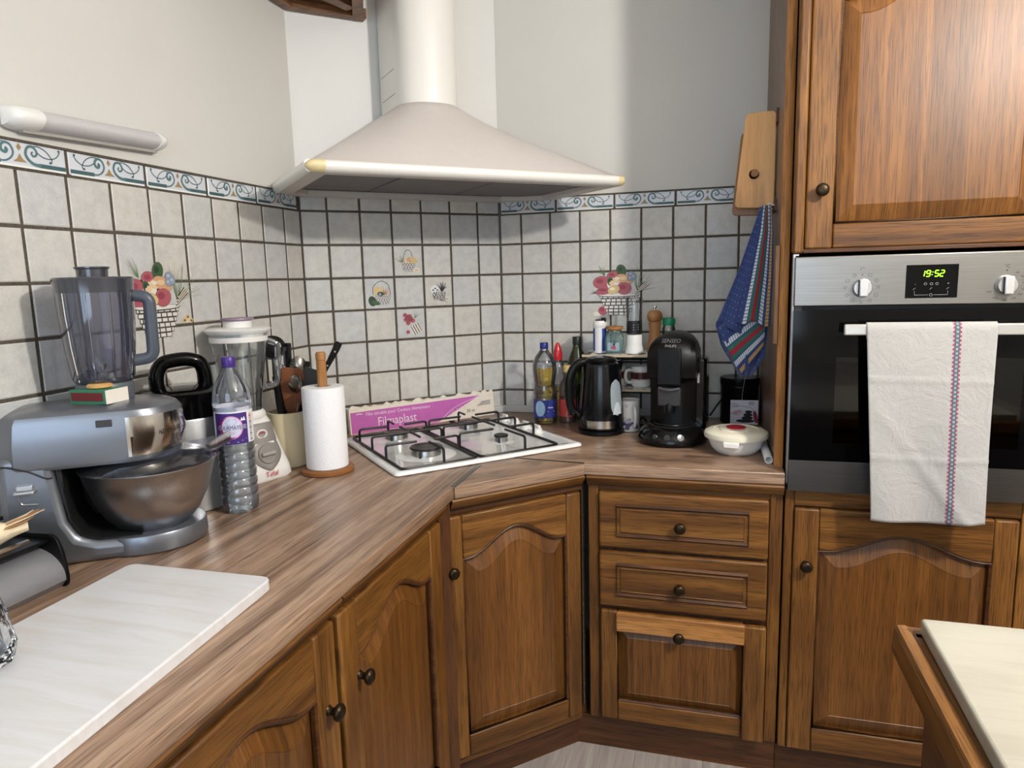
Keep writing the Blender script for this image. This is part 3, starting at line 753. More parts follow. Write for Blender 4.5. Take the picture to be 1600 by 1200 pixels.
dg+=[(flat(ellipse(.2965,.4935,.0011,.0011,8),-.0138),LED),(flat(ellipse(.2980,.4995,.0011,.0011,8),-.0138),LED)]
obj('clock_digits',dg,None,dp)
GREYI=MT((150,150,150))
ip=[(ribbon([(.262,.456),(.262,.447),(.291,.447)],.0007,-.0138),GREYI),(ribbon([(.302,.447),(.331,.447),(.331,.456)],.0007,-.0138),GREYI),(ribbon(ellipse(.2965,.447,.003,.003,12)+[ellipse(.2965,.447,.003,.003,12)[0]],.0007,-.0138),GREYI)]
for x in (.262,.2965,.331): ip.append((ribbon([(x-.003,.459),(x,.463),(x+.002,.463)],.0007,-.0138),GREYI))
for x in (.284,.2965,.308): ip.append((ribbon(ellipse(x,.4725,.003,.0026,10)+[ellipse(x,.4725,.003,.0026,10)[0]],.0007,-.0138),GREYI))
ip+= [(text('-',.008,-.0138,x=.263,z=.4725),GREYI),(text('+',.008,-.0138,x=.331,z=.4725),GREYI)]
obj('display_print',ip,None,dp)

# tea towel over the oven handle
def towel_mat():
    k=NT('tea_towel_linen'); tc=k.n('ShaderNodeTexCoord'); sp=k.n('ShaderNodeSeparateXYZ'); k.l(tc.outputs['UV'],sp.inputs[0])
    def band(lo,hi):
        a=k.n('ShaderNodeMath',operation='GREATER_THAN'); a.inputs[1].default_value=lo; k.l(sp.outputs[0],a.inputs[0])
        b=k.n('ShaderNodeMath',operation='LESS_THAN'); b.inputs[1].default_value=hi; k.l(sp.outputs[0],b.inputs[0])
        m=k.n('ShaderNodeMath',operation='MULTIPLY'); k.l(a.outputs[0],m.inputs[0]); k.l(b.outputs[0],m.inputs[1]); return m.outputs[0]
    def pulse(freq,th):
        m=k.n('ShaderNodeMath',operation='MULTIPLY'); m.inputs[1].default_value=freq; k.l(sp.outputs[1],m.inputs[0])
        f=k.n('ShaderNodeMath',operation='FRACT'); k.l(m.outputs[0],f.inputs[0]); g=k.n('ShaderNodeMath',operation='GREATER_THAN'); g.inputs[1].default_value=th; k.l(f.outputs[0],g.inputs[0]); return g.outputs[0]
    def mul(a,b): m=k.n('ShaderNodeMath',operation='MULTIPLY'); k.l(a,m.inputs[0]); k.l(b,m.inputs[1]); return m.outputs[0]
    n=k.noise(k.coords(rand=False),900,2); base=k.ramp(n,[(.3,lin(160,158,155)),(.7,lin(176,174,171))])
    c=base
    p1=pulse(62,.45)
    c=k.mix(c,lin(150,66,98),mul(band(.668,.680),p1)); c=k.mix(c,lin(150,66,98),mul(band(.722,.734),p1))
    c=k.mix(c,lin(116,66,92),band(.680,.688)); c=k.mix(c,lin(116,66,92),band(.716,.722))
    c=k.mix(c,lin(78,104,110),band(.688,.716))
    p2=pulse(62,.55); c=k.mix(c,lin(196,206,206),mul(band(.696,.700),p2)); c=k.mix(c,lin(196,206,206),mul(band(.705,.709),p2))
    k.l(c,k.b.inputs['Base Color']); k.b.inputs['Roughness'].default_value=.9; k.b.inputs['Sheen Weight'].default_value=.2
    cr=k.noise(k.coords(rand=False),16,5,.65,.6); ad=k.n('ShaderNodeMath',operation='MULTIPLY_ADD'); ad.inputs[1].default_value=9.0; k.l(cr,ad.inputs[0]); k.l(n,ad.inputs[2]); k.bump(ad.outputs[0],.55,.0011); return k.m
def cloth(name,fn,nu,nv,mat,parent=None,thick=.0016):
    g=gridm(fn,nu,nv); me=mesh(name,g,mat,True,80)
    uv=me.uv_layers.new(name='UVMap')
    for lp_ in me.loops:
        i=lp_.vertex_index%(nu+1); j=lp_.vertex_index//(nu+1); uv.data[lp_.index].uv=(i/nu,1-j/nv)
    o=link(name,me,parent); m=o.modifiers.new('solid','SOLIDIFY'); m.thickness=thick; m.offset=0; return o
def tt(u,v):
    # v 0 = hem at the back, over the bar at ~.25, down the front to 1
    zb_=ZW+.370; yb=-.756
    Lb=.10; Lf=.455; tot=Lb+.055+Lf; s=v*tot
    if s<Lb: z=zb_-(Lb-s); y=yb+.0105; dep=.0
    elif s<Lb+.055:
        a=(s-Lb)/.055*pi; z=zb_+.0165*sin(a); y=yb+.0105*cos(a); dep=.0
    else: d=s-Lb-.055; z=zb_-d; y=yb-.0105; dep=d/Lf
    xl=1.637+.026*dep+.02*max(0,1-s/Lb); xr=1.902-.002*dep; x=xl+(xr-xl)*u
    if dep>0:
        y+=-.004*dep*sin(u*9+.6)-.005*dep*sin(u*4.2+v*3)-.0035*sin(8*u-6*v)*dep - .010*dep
        z+=-.007*sin(pi*u)*dep+.008*(u)*dep
        for dz,am in ((.115,.0022),(.30,.0028)): y-=am*math.exp(-((dep*Lf-dz-.006*u)/.004)**2)
        y-=.004*math.exp(-((dep-(.35+.7*u*1.1))/.05)**2)*dep
    elif s<Lb: y+=.002*sin(u*7)*(1-s/Lb)
    return (x,y,z)
tag(cloth('tea_towel',tt,60,90,towel_mat()),'cream linen tea towel with a red and teal stripe hanging on the oven handle','towel')

# ------------------------------------------------------------------ cooker hood (frame of the diagonal wall: x along, -y into the room)
hd=thing('cooker_hood','cream white pyramid cooker hood with chimney on the diagonal wall above the hob','cooker hood',(0,-A1,ZW),DA)
S0,S1,HD=-.085,.873,.55; Z0=.788
lo=(0-S0)*cos(DA)/sin(DA)*1.0
oL=.0877+.003; oR=.139+.003
basep=[(S0,oL),(S0,HD),(S1,HD),(S1,oR),(DLEN,.004),(.0,.004)]
N0,N1,NF=.292,.492,.15
def edge(a,b,n): return [(a[0]+(b[0]-a[0])*k/n,a[1]+(b[1]-a[1])*k/n) for k in range(n)]
def ring_base():
    o=edge(basep[0],basep[1],8)+edge(basep[1],basep[2],24)+edge(basep[2],basep[3],8)+edge(basep[3],basep[4],4)+edge(basep[4],basep[5],12)+edge(basep[5],basep[0],4); return o
def ring_neck(ext=0):
    a=N0-ext;b=N1+ext
    o=edge((a,.004),(a,NF),8)
    for k in range(24):
        t=pi-pi*k/24; o.append(((a+b)/2+(b-a)/2*cos(t),NF+.105*(sin(t)**.8 if sin(t)>0 else 0)))
    o+=edge((b,NF),(b,.004),8)+edge((b,.004),((a+b)/2+.05,.004),4)+edge(((a+b)/2+.05,.004),((a+b)/2-.05,.004),12)+edge(((a+b)/2-.05,.004),(a,.004),4)
    return o
rb_,rn_=ring_base(),ring_neck(.004)
rings=[]
for k in range(13):
    t=k/12; q=t; z=.814+(1.058-.814)*(t**1.04)
    rings.append([(a[0]+(b[0]-a[0])*q,-(a[1]+(b[1]-a[1])*q),z) for a,b in zip(rb_,rn_)])
obj('canopy',loft(rings,False,True),HOODM,hd,smooth=True,angle=46)
obj('chimney',prism([(x,-y) for x,y in ring_neck()],1.045,CEIL-ZW),HOODBAR,hd,smooth=True,angle=50)
obj('chimney_seam',merge(tube([(N0-.0005,-.02,1.175),(N0-.0005,-.148,1.175)],.0008,4),tube([(N0-.0005,-.02,1.10),(N0-.0005,-.148,1.10)],.0008,4)),MT((120,112,100)),hd)
def skirt(x0,x1,y0,y1,r=.012): return rrect(x0,x1,y0,y1,r,4)
prof=[(0,.786),(-.012,.788),(-.020,.796),(-.022,.803),(-.020,.811),(-.012,.816),(0,.817)]
obj('front_rail',prism([(a-HD+.004,b) for a,b in prof],S0+.038,S1-.018,'x'),HOODBAR,hd,smooth=True,angle=60)
for a,b in ((S0-.010,S0+.038),(S1-.018,S1+.012)):
    e=1 if a>0 else -1
    xi,xo=(a,b) if e>0 else (b,a)
    rg=[]
    for k in range(6):
        t=k/5; xx=xi+(xo-xi)*t; sc=sqrt(max(.05,1-t*t*.9))
        sc=1 if t<.55 else sqrt(max(.1,1-((t-.55)/.45)**2*.85)); rg.append([(xx,-HD+.004+p_*sc,.8015+(q_-.8015)*sc) for p_,q_ in prof])
    g=loft(rg if e>0 else rg,True,True)
    obj('rail_cap',g,CREAMP,hd,smooth=True,angle=60)
for sx,o0,e in ((S0,oL,-1),(S1,oR,1)):
    pp=[(sx+e*(-p_-.004)*.7,q_) for p_,q_ in prof]
    obj('side_rail',prism(pp,-HD+.002,-o0-.004,'y'),HOODBAR,hd,smooth=True,angle=60)
# underside rim and filters
inn=[(S0+.05,.10),(S0+.05,HD-.05),(S1-.05,HD-.05),(S1-.05,.16),(DLEN-.02,.055),(.02,.055)]
v=[(a,-b,Z0) for a,b in basep]+[(a,-b,Z0) for a,b in inn]+[(a,-b,Z0+.016) for a,b in inn]
f=[(i,(i+1)%6,6+(i+1)%6,6+i) for i in range(6)]+[(6+i,6+(i+1)%6,12+(i+1)%6,12+i) for i in range(6)]
obj('underside_rim',(v,f),plain('hood_rim_grey',(206,200,192),.45),hd)
FILT=plain('filter_grey',(112,106,104),.5,.4,noise=.2,bump=.4,bscale=500)
fx=[S0+.05,.20,.50,S1-.05]
for a,b in zip(fx[:-1],fx[1:]):
    obj('grease_filter',box(a+.003,b-.003,-(HD-.05),-.10 if a>.1 else -.11,Z0+.012,Z0+.02),FILT,hd,bevel=.002)
obj('lamp_strip',box(.60,.74,-(HD-.052),-(HD-.09),Z0+.004,Z0+.012),BLACKM,hd)

# ------------------------------------------------------------------ strip light on the left wall
sl_=thing('wall_strip_light','white fluorescent strip light above the border tiles on the left wall','wall light',(0,-1.492,ZW),R(90))
LL=.382
def half(x,r=1.0,n=12): return [(x,-.002-.040*r*sin(pi*k/n)*.95,.837-.021*r*cos(pi*k/n)+.0) for k in range(n+1)]
tilt=lambda pts:[(x,y,z+x*.045) for x,y,z in pts]
obj('diffuser',loft([tilt(half(.055)),tilt(half(LL-.02))],True,True),plain('lamp_diffuser',(196,194,196),.4),sl_,smooth=True,angle=60)
obj('back_plate',loft([tilt([(.03,-.001,.811),(.03,-.013,.811),(.03,-.013,.817),(.03,-.001,.817)]),tilt([(LL-.01,-.001,.811),(LL-.01,-.013,.811),(LL-.01,-.013,.817),(LL-.01,-.001,.817)])]),plain('lamp_back',(170,166,160),.5),sl_)
obj('end_cap',loft([tilt(half(.057,1.08)),tilt(half(.045,1.10)),tilt(half(.02,1.08)),tilt(half(.004,.95)),tilt(half(-.004,.75))],True,True),WHITEP,sl_,smooth=True,angle=60)
obj('end_cap',loft([tilt(half(LL-.022,1.08)),tilt(half(LL-.012,1.09)),tilt(half(LL,.95)),tilt(half(LL+.004,.7))],True,True),WHITEP,sl_,smooth=True,angle=60)
# pendant lamp (outside the picture)
cl=thing('pendant_lamp','white pendant lamp holder on a cord above the island','lamp',(2.33,-1.87,CEIL))
obj('mount',lathe([(.07,-.02),(.075,-.012),(.075,-.001)],24),WHITEP,cl,smooth=True)
obj('cord',lathe([(.004,-.27),(.004,-.02)],8),WHITEP,cl,smooth=True)
obj('socket',lathe([(.022,-.325),(.022,-.28),(.012,-.268)],20),WHITEP,cl,smooth=True)

# ------------------------------------------------------------------ gas hob
HO=Vector((.498,-.933,0)); HA=R(44.8)
hb=thing('gas_hob','white enamel gas hob with four burners set into the worktop corner','hob',(HO.x,HO.y,ZW),HA)
HU,HV=.597,.50
def slabring(i,z,r): return [(x,y,z) for x,y in rrect(i,HU-i,i,HV-i,r,5)]
obj('hob_plate',loft([slabring(.004,.0005,.012),slabring(0,.003,.014),slabring(0,.008,.014),slabring(.004,.012,.012),slabring(.016,.013,.01),slabring(.022,.0105,.01)],True,True),WHITEE,hb,smooth=True,angle=50)
ZT=.0105
def burner(u,v_,r,hh=.02):
    b=obj('burner',xf(lathe([(r*.95,0),(r*.95,hh*.45),(r*.9,hh*.8),(r*.9,hh)],28),(u,v_,ZT)),plain('burner_alu',(176,174,170),.3,.9),hb,smooth=True)
    teeth=[xf(box(-.0012,.0012,r*.93,r*.965,hh*.3,hh*.95),(u,v_,ZT),rz=2*pi*k/max(12,int(r*700))) for k in range(max(12,int(r*700)))]
    obj('burner_cap',xf(lathe([(r*1.02,hh),(r*1.04,hh+.003),(r*1.0,hh+.006),(r*.62,hh+.0075),(r*.58,hh+.0065),(0.0,hh+.0065)],32),(u,v_,ZT)),plain('burner_cap_black',(24,23,23),.3),b,smooth=True)
    obj('spark_plug',xf(lathe([(.003,0),(.003,hh*.9),(.001,hh+.001)],8),(u-r*.75,v_-r*.85,ZT)),BLACKM,b,smooth=True)
    obj('dish',xf(lathe([(r*1.9,.0001),(r*1.5,.0012),(r*1.0,.0016)],32,False,True),(u,v_,ZT)),WHITEE,b,smooth=True)
burner(.147,.148,.046,.020); burner(.147,.40,.038,.017); burner(.405,.405,.034,.017); burner(.403,.165,.0215,.017)
def pan_support(name,u0,u1,v0,v1,bu,bf,bb):
    w=.0041; zt=ZT+.044; zf=ZT+.004
    o=obj(name,tube([(x,y,zf) for x,y in rrect(u0,u1,v0,v1,.016,4)],w,6,closed=True),IRON,hb,smooth=True)
    def finger(foot,tip):
        a=Vector((*foot,zf)); b=Vector((*foot,zt)); c=Vector((*tip,zt-.001))
        obj('finger',tube(fillet([a,b,c],.010,4),w*.92,6),IRON,o,smooth=True)
    mid=(bf+bb)/2
    for v_,r in ((bf,.028),(bb,.028)):
        finger((u0,v_),(bu-r,v_)); finger((u1,v_),(bu+r,v_))
    finger((bu,v0),(bu,bf-.026)); finger((bu,v1),(bu,bb+.026))
    obj('crossbar',tube(fillet([(u0,mid,zf),(u0,mid,zt),(u1,mid,zt),(u1,mid,zf)],.010,4),w*.92,6),IRON,o,smooth=True)
    obj('bar',tube([(bu,bf+.045,zt),(bu,bb-.035,zt)],w*.92,6),IRON,o,smooth=True)
pan_support('pan_support',.026,.250,.018,.482,.147,.148,.40)
pan_support('pan_support',.262,.520,.018,.482,.404,.165,.405)
for i in range(4):
    kn=obj('control_knob',xf(lathe([(.019,0),(.019,.003),(.0165,.006),(.0155,.016),(.0,.0165)],24),(.557,.205+.073*i,ZT)),WHITEP,hb,smooth=True)
    obj('grip',box(.557-.0045,.557+.0045,.205+.073*i-.0165,.205+.073*i+.0165,ZT+.012,ZT+.027),WHITEP,kn,bevel=.002)
mk=[box(.520+d,.520+d+l,.024,.0262,ZT+.0012,ZT+.0016) for d,l in ((0,.007),(.013,.006),(.021,.008),(.031,.005))]
obj('brand_mark',merge(*mk),INK,hb)
# ------------------------------------------------------------------ things on the worktop
def cyl(r,z0,z1,seg=28): return lathe([(r,z0),(r,z1)],seg)
def label_band(parent,r,z0,z1,a0,a1,mat,name='label',n=24):
    rg=[]
    v=[];f=[]
    for k in range(n+1):
        a=a0+(a1-a0)*k/n
        for z in (z0,z1): v.append((r*cos(a),r*sin(a),z))
    for k in range(n): f.append((2*k,2*k+2,2*k+3,2*k+1))
    return obj(name,(v,f),mat,parent,smooth=True)
CAMXY=(1.2876,-2.5489)
def face(x,y): return atan2(CAMXY[1]-y,CAMXY[0]-x)      # direction towards the viewer's side of the room

# ---- stand mixer with blender jar
MX=thing('stand_mixer','silver stand mixer with steel bowl and smoked blender jar on top','mixer',(.158,-1.462,ZW),R(37))
prof=[(-.180,.0),(.03,.0),(.03,.036),(-.04,.040),(-.070,.052),(-.086,.085),(-.094,.15),(-.098,.185),(-.098,.215),(-.182,.215),(-.186,.12)]
obj('column',prism(prof,-.0915,.0915,'y'),SILVER,MX,bevel=.014,seg=4)
obj('foot',xf(lathe([(.100,.0),(.1055,.003),(.107,.012),(.106,.034),(.104,.038),(.098,.039),(.0,.037)],44,sx=1.0,sy=.92),(.040,0,0)),SILVER,MX,smooth=True,angle=50)
obj('foot_seal',xf(lathe([(.098,-.0),(.098,.003)],36,sy=.95),(.040,0,0)),BLACKM,MX)
obj('inner_cheek',merge(box(-.0975,-.086,-.080,.080,.046,.205),box(-.0975,-.02,.05,.090,.040,.205)),BLACKM,MX,bevel=.004)
lin_=[(.03,.0365),(-.04,.0405),(-.069,.0525),(-.084,.085),(-.092,.15),(-.096,.192)]
obj('recess_liner',prism(lin_+[(x+.004,z+.003) for x,z in reversed(lin_)],-.082,.0912,'y'),BLACKM,MX)
def head_plan(x0,x1,hw,n=16,taper=0):
    o=[(x0+.03,-hw),(x0+.004,-hw+.02),(x0,-hw*.4),(x0,hw*.4),(x0+.004,hw-.02),(x0+.03,hw)]
    c=x1-hw*.95
    for k in range(n+1):
        a=pi/2-pi*k/n; o.append((c+hw*.95*cos(a),hw*sin(a)))
    return o
def hring(z,x0,x1,hw): return [(x,y,z) for x,y in reversed(head_plan(x0,x1,hw))]
hdr=[hring(.186,-.180,.104,.0905),hring(.194,-.186,.110,.0935),hring(.235,-.184,.122,.0935),hring(.272,-.180,.119,.092),hring(.284,-.176,.111,.088),hring(.291,-.165,.095,.078),hring(.296,-.13,.05,.05)]
obj('head',loft(hdr),SILVER,MX,smooth=True,angle=28)
# polished front band with the name
fr=[]
for z,x1,hw in ((.197,.1115,.0945),(.235,.1235,.095),(.272,.1205,.0935)):
    pts=[(.028,hw),(.034,hw)]+[(x1-hw*.95+hw*.95*cos(R(86-172*k_/28)),hw*sin(R(86-172*k_/28))) for k_ in range(29)]+[(.034,-hw),(.028,-hw)]
    fr.append([(x,y,z) for x,y in pts])
m_=min(len(q) for q in fr); fr=[q[:m_] for q in fr]
v=[p_ for q in fr for p_ in q]; f=[(a*m_+i,a*m_+i+1,(a+1)*m_+i+1,(a+1)*m_+i) for a in range(2) for i in range(m_-1)]
obj('front_band',(v,f),plain('polished_steel',(206,202,196),.14,1),MX,smooth=True,angle=60)
kw=text('KENWOOD',.0125); c0=.122-.095*.95
obj('lettering',wrap(([(x,-.0012,z+.235) for x,y,z in kw[0]],kw[1]),.0950,a0=R(-38)),MT((30,29,28)),MX,loc=(c0+.002,0,0))
obj('under_head',xf(lathe([(.070,.168),(.082,.190),(.082,.2)],28),(.03,0,0)),plain('grey_plastic',(70,76,88),.45),MX,smooth=True)
obj('seam',tube(bez([(-.180,-.0925,.200),(-.165,-.0932,.199),(-.135,-.0930,.188),(-.110,-.0926,.173),(-.099,-.0915,.172)],6),.0014,5),BLACKM,MX)
obj('vent_slot',box(-.020,.006,-.0962,-.088,.258,.271),plain('slot_grey',(58,58,62),.6),MX,bevel=.001)
obj('release_lever',merge(box(-.160,-.128,-.103,-.086,.148,.154),box(-.156,-.130,-.098,-.086,.154,.164)),plain('lever_silver',(190,192,196),.3,.7),MX,bevel=.002)
obj('lever_slot',tube(fillet([(-.153,-.0925,.148),(-.152,-.0925,.128),(-.125,-.0925,.126)],.006),.0012,5),CHROME,MX)
bw=[(.0,.030),(.050,.030),(.066,.037),(.087,.062),(.103,.094),(.115,.130),(.1235,.160),(.1265,.1625),(.1265,.1645),(.1225,.1645),(.118,.152),(.105,.110),(.09,.075),(.0,.045)]
obj('bowl',xf(lathe(bw,56,False,False),(.049,0,0)),STEELV,MX,smooth=True,angle=60)
sg=obj('splash_guard',xf(lathe([(.126,.1645),(.126,.168),(.106,.178),(.080,.183),(.0,.183)],48,False,True),(.049,0,0)),SMOKE2,MX,smooth=True)
ch=[]
for t,hw,zz in ((0,.036,.188),(.3,.050,.187),(.7,.054,.191),(1,.046,.201)):
    x=.112+.093*t; zz-=.006
    ch.append([(x,-hw,zz+.008),(x,-hw*.8,zz-.008*(1-t)),(x,0,zz-.018*(1-.6*t)),(x,hw*.8,zz-.008*(1-t)),(x,hw,zz+.008)])
v=[p_ for q in ch for p_ in q]; f=[(a*5+i,a*5+i+1,(a+1)*5+i+1,(a+1)*5+i) for a in range(3) for i in range(4)]
obj('chute',(v,f),SMOKE3,sg,smooth=True)
# blender jar
JX,JY=-.017,.022
obj('jar_collar',xf(lathe([(.046,.270),(.050,.280),(.051,.325),(.047,.331)],32),(JX,JY,0)),plain('jar_grey',(84,88,96),.4),MX,smooth=True)
jar=obj('blender_jar',xf(lathe([(.050,.330),(.0555,.340),(.0625,.40),(.0665,.46),(.068,.508)],40,False,False),(JX,JY,0)),SMOKE,MX,smooth=True)
obj('rib',merge(*[xf(tube([(.052,0,.335),(.0605,0,.40),(.065,0,.46),(.0665,0,.505)],.003,6),(JX,JY,0),rz=a) for a in (R(-130),R(-95),R(-60),R(-20),R(60),R(120))]),SMOKE,jar,smooth=True)
obj('blade',xf(merge(cyl(.010,.332,.350,12),tube([(-.03,0,.352),(0,0,.345),(.03,0,.352)],.0025,5),tube([(0,-.03,.36),(0,0,.346),(0,.03,.36)],.0025,5)),(JX,JY,0)),STEEL,jar,smooth=True)
jl=obj('jar_lid',xf(lathe([(.066,.505),(.0685,.505),(.070,.528),(.0705,.531),(.069,.534),(.034,.535),(.0,.535)],40),(JX,JY,0)),thin_glass('jar_lid_smoke',(96,98,108),rough=.12,boost=1.6,haze=.55,hazecol=(78,80,90)),jar,smooth=True)
obj('filler_cap',xf(lathe([(.027,.535),(.028,.549),(.031,.551),(.031,.554),(.0,.554)],28),(JX,JY,0)),thin_glass('cap_smoke',(120,120,128),rough=.1,boost=1.6,haze=.4,hazecol=(90,92,100)),jl,smooth=True)
hp_=fillet([(JX+.062,JY,.498),(JX+.094,JY,.494),(JX+.092,JY,.372),(JX+.056,JY,.368)],.028,6)
obj('jar_handle',tube(hp_,.0105,10,flat=1.15),plain('jar_handle_grey',(72,78,88),.35),jar,smooth=True)

# matchbox and small wooden disc on the mixer
mb=thing('matchbox','green, red and white matchbox lying on top of the silver mixer','matchbox',(.163,-1.497,ZW+.2955),R(4))
obj('sleeve',box(-.050,.030,-.022,.034,0,.027),plain('match_green',(52,122,92),.6),mb,bevel=.0008)
obj('tray_end',box(.0302,.0312,-.021,.033,.001,.026),plain('match_white',(230,224,212),.7),mb)
obj('side_tray',box(.030,.0318,-.022,.034,.0005,.0265),plain('match_white',(230,224,212),.7),mb)
obj('striker',box(-.046,.024,-.0226,-.022,.006,.022),plain('match_red',(108,36,36),.8,noise=.3,bscale=400),mb)
tag(obj('wooden_disc',lathe([(.019,0),(.023,.002),(.023,.006),(.018,.009),(.0,.009)],28),plain('disc_wood',(206,160,98),.5,noise=.1,bscale=90),loc=(.156,-1.490,ZW+.323),smooth=True),'small round wooden lid resting on the matchbox','lid')

# ---- steel pot with black lid behind the mixer
pt=thing('steel_pot','stainless steel jug pot with black lid and arched handle behind the mixer','pot',(.112,-1.228,ZW),R(-40))
obj('pot_body',lathe([(.085,0),(.093,.006),(.093,.215),(.09,.222)],44),STEELV,pt,smooth=True)
obj('pot_lid',lathe([(.091,.218),(.095,.222),(.095,.258),(.098,.270),(.098,.276),(.088,.281),(.0,.286)],44),BLACKG,pt,smooth=True)
arc=[(0,-.048,.262),(0,-.050,.31),(0,-.036,.338),(0,-.01,.345),(0,.02,.345),(0,.044,.334),(0,.052,.305),(0,.052,.262)]
obj('lid_handle',tube(bez(arc,5),.0165,12,flat=1.0),BLACKG,pt,smooth=True)

# ---- water bottle
wb=thing('water_bottle','clear plastic water bottle with purple cap and purple label','bottle',(.251,-1.235,ZW),face(.251,-1.235)+pi/2)
pr_=[(.0,.004),(.020,.002),(.033,.0),(.039,.006),(.0405,.018)]
z=.024
for k in range(6):
    pr_+=[(.0412,z),(.0412,z+.010),(.0385,z+.015),(.0412,z+.020)]; z+=.0205
pr_+=[(.0415,.150),(.0405,.156),(.0405,.232),(.0425,.240),(.0425,.262),(.040,.280),(.031,.300),(.0185,.322),(.0135,.332),(.0125,.336),(.0125,.342)]
pet=obj('bottle_wall',lathe(pr_,40,False,False),PET,wb,smooth=True)
obj('water',lathe([(.0,.006)]+[(max(.0,r-.0022),z_+.002) for r,z_ in pr_[1:] if z_<.15]+[(.0385,.150),(.0385,.196),(.0,.196)],40,False,False),WATER,wb,smooth=True)
obj('neck_ring',lathe([(.0125,.330),(.0155,.331),(.0155,.334),(.0125,.335)],24,False,False),plain('purple_cap',(70,44,128),.35),wb,smooth=True)
obj('cap',lathe([(.0148,.336),(.0152,.338),(.0152,.352),(.0135,.3545),(.0,.3545)],28),plain('purple_cap',(70,44,128),.35),wb,smooth=True)
PUR=plain('label_purple',(66,40,118),.45); LW=plain('label_white',(232,232,238),.5)
# the label: front centre at local -y
label_band(wb,.0413,.162,.244,R(-168),R(168),LW,'label_backing',48)
label_band(wb,.0416,.162,.232,R(-90-62),R(-90+42),PUR,'label')
it=[]
ringo=[(.0245*cos(2*pi*k/40)*.95,.0245*sin(2*pi*k/40)) for k in range(41)]
it.append((wellipse(-.006,.2,.0228,.024,.0416,-.0004),plain('label_sky',(206,208,232),.5)))
it.append((wrap(ribbon([(x-.006,z_+.2) for x,z_ in ringo],lambda t:.0028,-.0007),.0416),plain('label_pink',(222,160,200),.5)))
it.append((wrap(ribbon([(x*.97-.0066,z_*.97+.2) for x,z_ in ringo[12:34]],lambda t:.0062*(1-abs(2*t-1)**2)+.0004,-.0009),.0416),plain('label_magenta',(150,30,92),.5)))
for ox,oz in ((-.0006,0),(.0006,0),(0,.0006),(0,-.0006)): it.append((wrap(text('COURMAYEUR',.0135,-.0011,x=-.004+ox,z=.1995+oz,sx=.70),.0416),plain('label_sky',(206,208,232),.5)))
it.append((wrap(text('COURMAYEUR',.0135,-.0013,x=-.004,z=.1995,sx=.70),.0416),plain('label_ink',(34,34,66),.5)))
for k in range(6): it.append((wrap(ribbon([(-.018+.002*abs(k-3),.2185-.0024*k),(.008-.002*abs(k-2),.2185-.0024*k)],.0007,-.0010),.0416),plain('label_text_blue',(110,110,150),.5)))
for k in range(2): it.append((wrap(ribbon([(-.012+.003*k,.189-.003*k),(.002-.003*k,.189-.003*k)],.0007,-.0010),.0416),plain('label_pink2',(190,100,150),.5)))
for k in range(3): it.append((wrap(ribbon([(-.028+.006*k,.1725-.003*k),(.026-.009*k,.1725-.003*k)],.0009,-.0010),.0416),LW))
it.append((wrap(flat([(.014,.214),(.017,.222),(.020,.217),(.0225,.224),(.026,.214)],-.0008),.0416),LW))
for k in range(14): it.append((wrap(ribbon([(.036,.168+.0045*k),(.043,.168+.0045*k)],.0016 if k%3 else .0030,-.0010),.0416),MT((92,84,100)) if k<10 else MT((186,58,60))))
obj('label_print',it,None,wb)

# ---- white blender
bl=thing('blender','white jug blender with glass jar and grey control panel beside the crock','blender',(.092,-.985,ZW),R(-18))
def sq(hx,hy,z,r,cx=0,cy=0): return [(x+cx,y+cy,z) for x,y in rrect(-hx,hx,-hy,hy,r,5)]
bs=[sq(.078,.074,.0,.03,.012),sq(.082,.078,.006,.03,.012),sq(.080,.076,.03,.03,.010),sq(.064,.062,.10,.03,.002),sq(.054,.053,.150,.034),sq(.050,.050,.162,.04)]
obj('base',loft(bs),WHITEP,bl,smooth=True,angle=50)
# grey control panel follows the sloping front (local +x side)
def fx_(z): 
    return .0925-.0008+ (-.0298)*max(0,(z-.03))/.07 if z<.10 else .066-.012*(z-.1)/.05
pv=[]
for k in range(15):
    z_=.028+.122*k/14; hw=.046*(1-(1-min(1,k/5))**2*.9) if k<5 else .046-.010*(k-5)/9
    pv.append([(fx_(z_)+.0022,-hw,z_),(fx_(z_)+.0032,0,z_),(fx_(z_)+.0022,hw,z_)])
v=[p_ for q in pv for p_ in q]; f=[(a*3+i,a*3+i+1,(a+1)*3+i+1,(a+1)*3+i) for a in range(14) for i in range(2)]
GP=plain('panel_grey',(150,146,142),.45)
cpn=obj('control_panel',(v,f),GP,bl,smooth=True,solid=.002)
dk=obj('dial',xf(lathe([(.026,0),(.026,.004),(.024,.006),(.0,.006)],32),(fx_(.068)+.003,0,.068),ry=R(90-22)),plain('dial_grey',(140,136,132),.4),cpn,smooth=True)
obj('dial_grip',xf(box(-.005,.005,-.021,.021,.005,.015),(fx_(.068)+.003,0,.068),ry=R(90-22)),plain('dial_grip',(160,156,152),.4),dk,bevel=.002)
wr=[(.0145*cos(2*pi*k/24),.010*sin(2*pi*k/24)) for k in range(24)]
obj('window_ring',tube([(fx_(.122)+.004,y_,.122+z_) for y_,z_ in wr],.0028,6,closed=True),WHITEP,cpn,smooth=True)
obj('indicator',prism([(y_*.8,.122+z_*.8) for y_,z_ in wr],fx_(.122)+.001,fx_(.122)+.0042,'x'),plain('indicator_pink',(150,96,104),.3),cpn)
tf_=text('Tefal',.020,0); tf_=([(fx_(.019)+.0055,x,z_+.0185) for x,y_,z_ in tf_[0]],tf_[1])
obj('lettering',tf_,MT((190,36,60)),bl)
obj('collar',lathe([(.052,.160),(.054,.166),(.052,.174),(.046,.182)],36),WHITEP,bl,smooth=True)
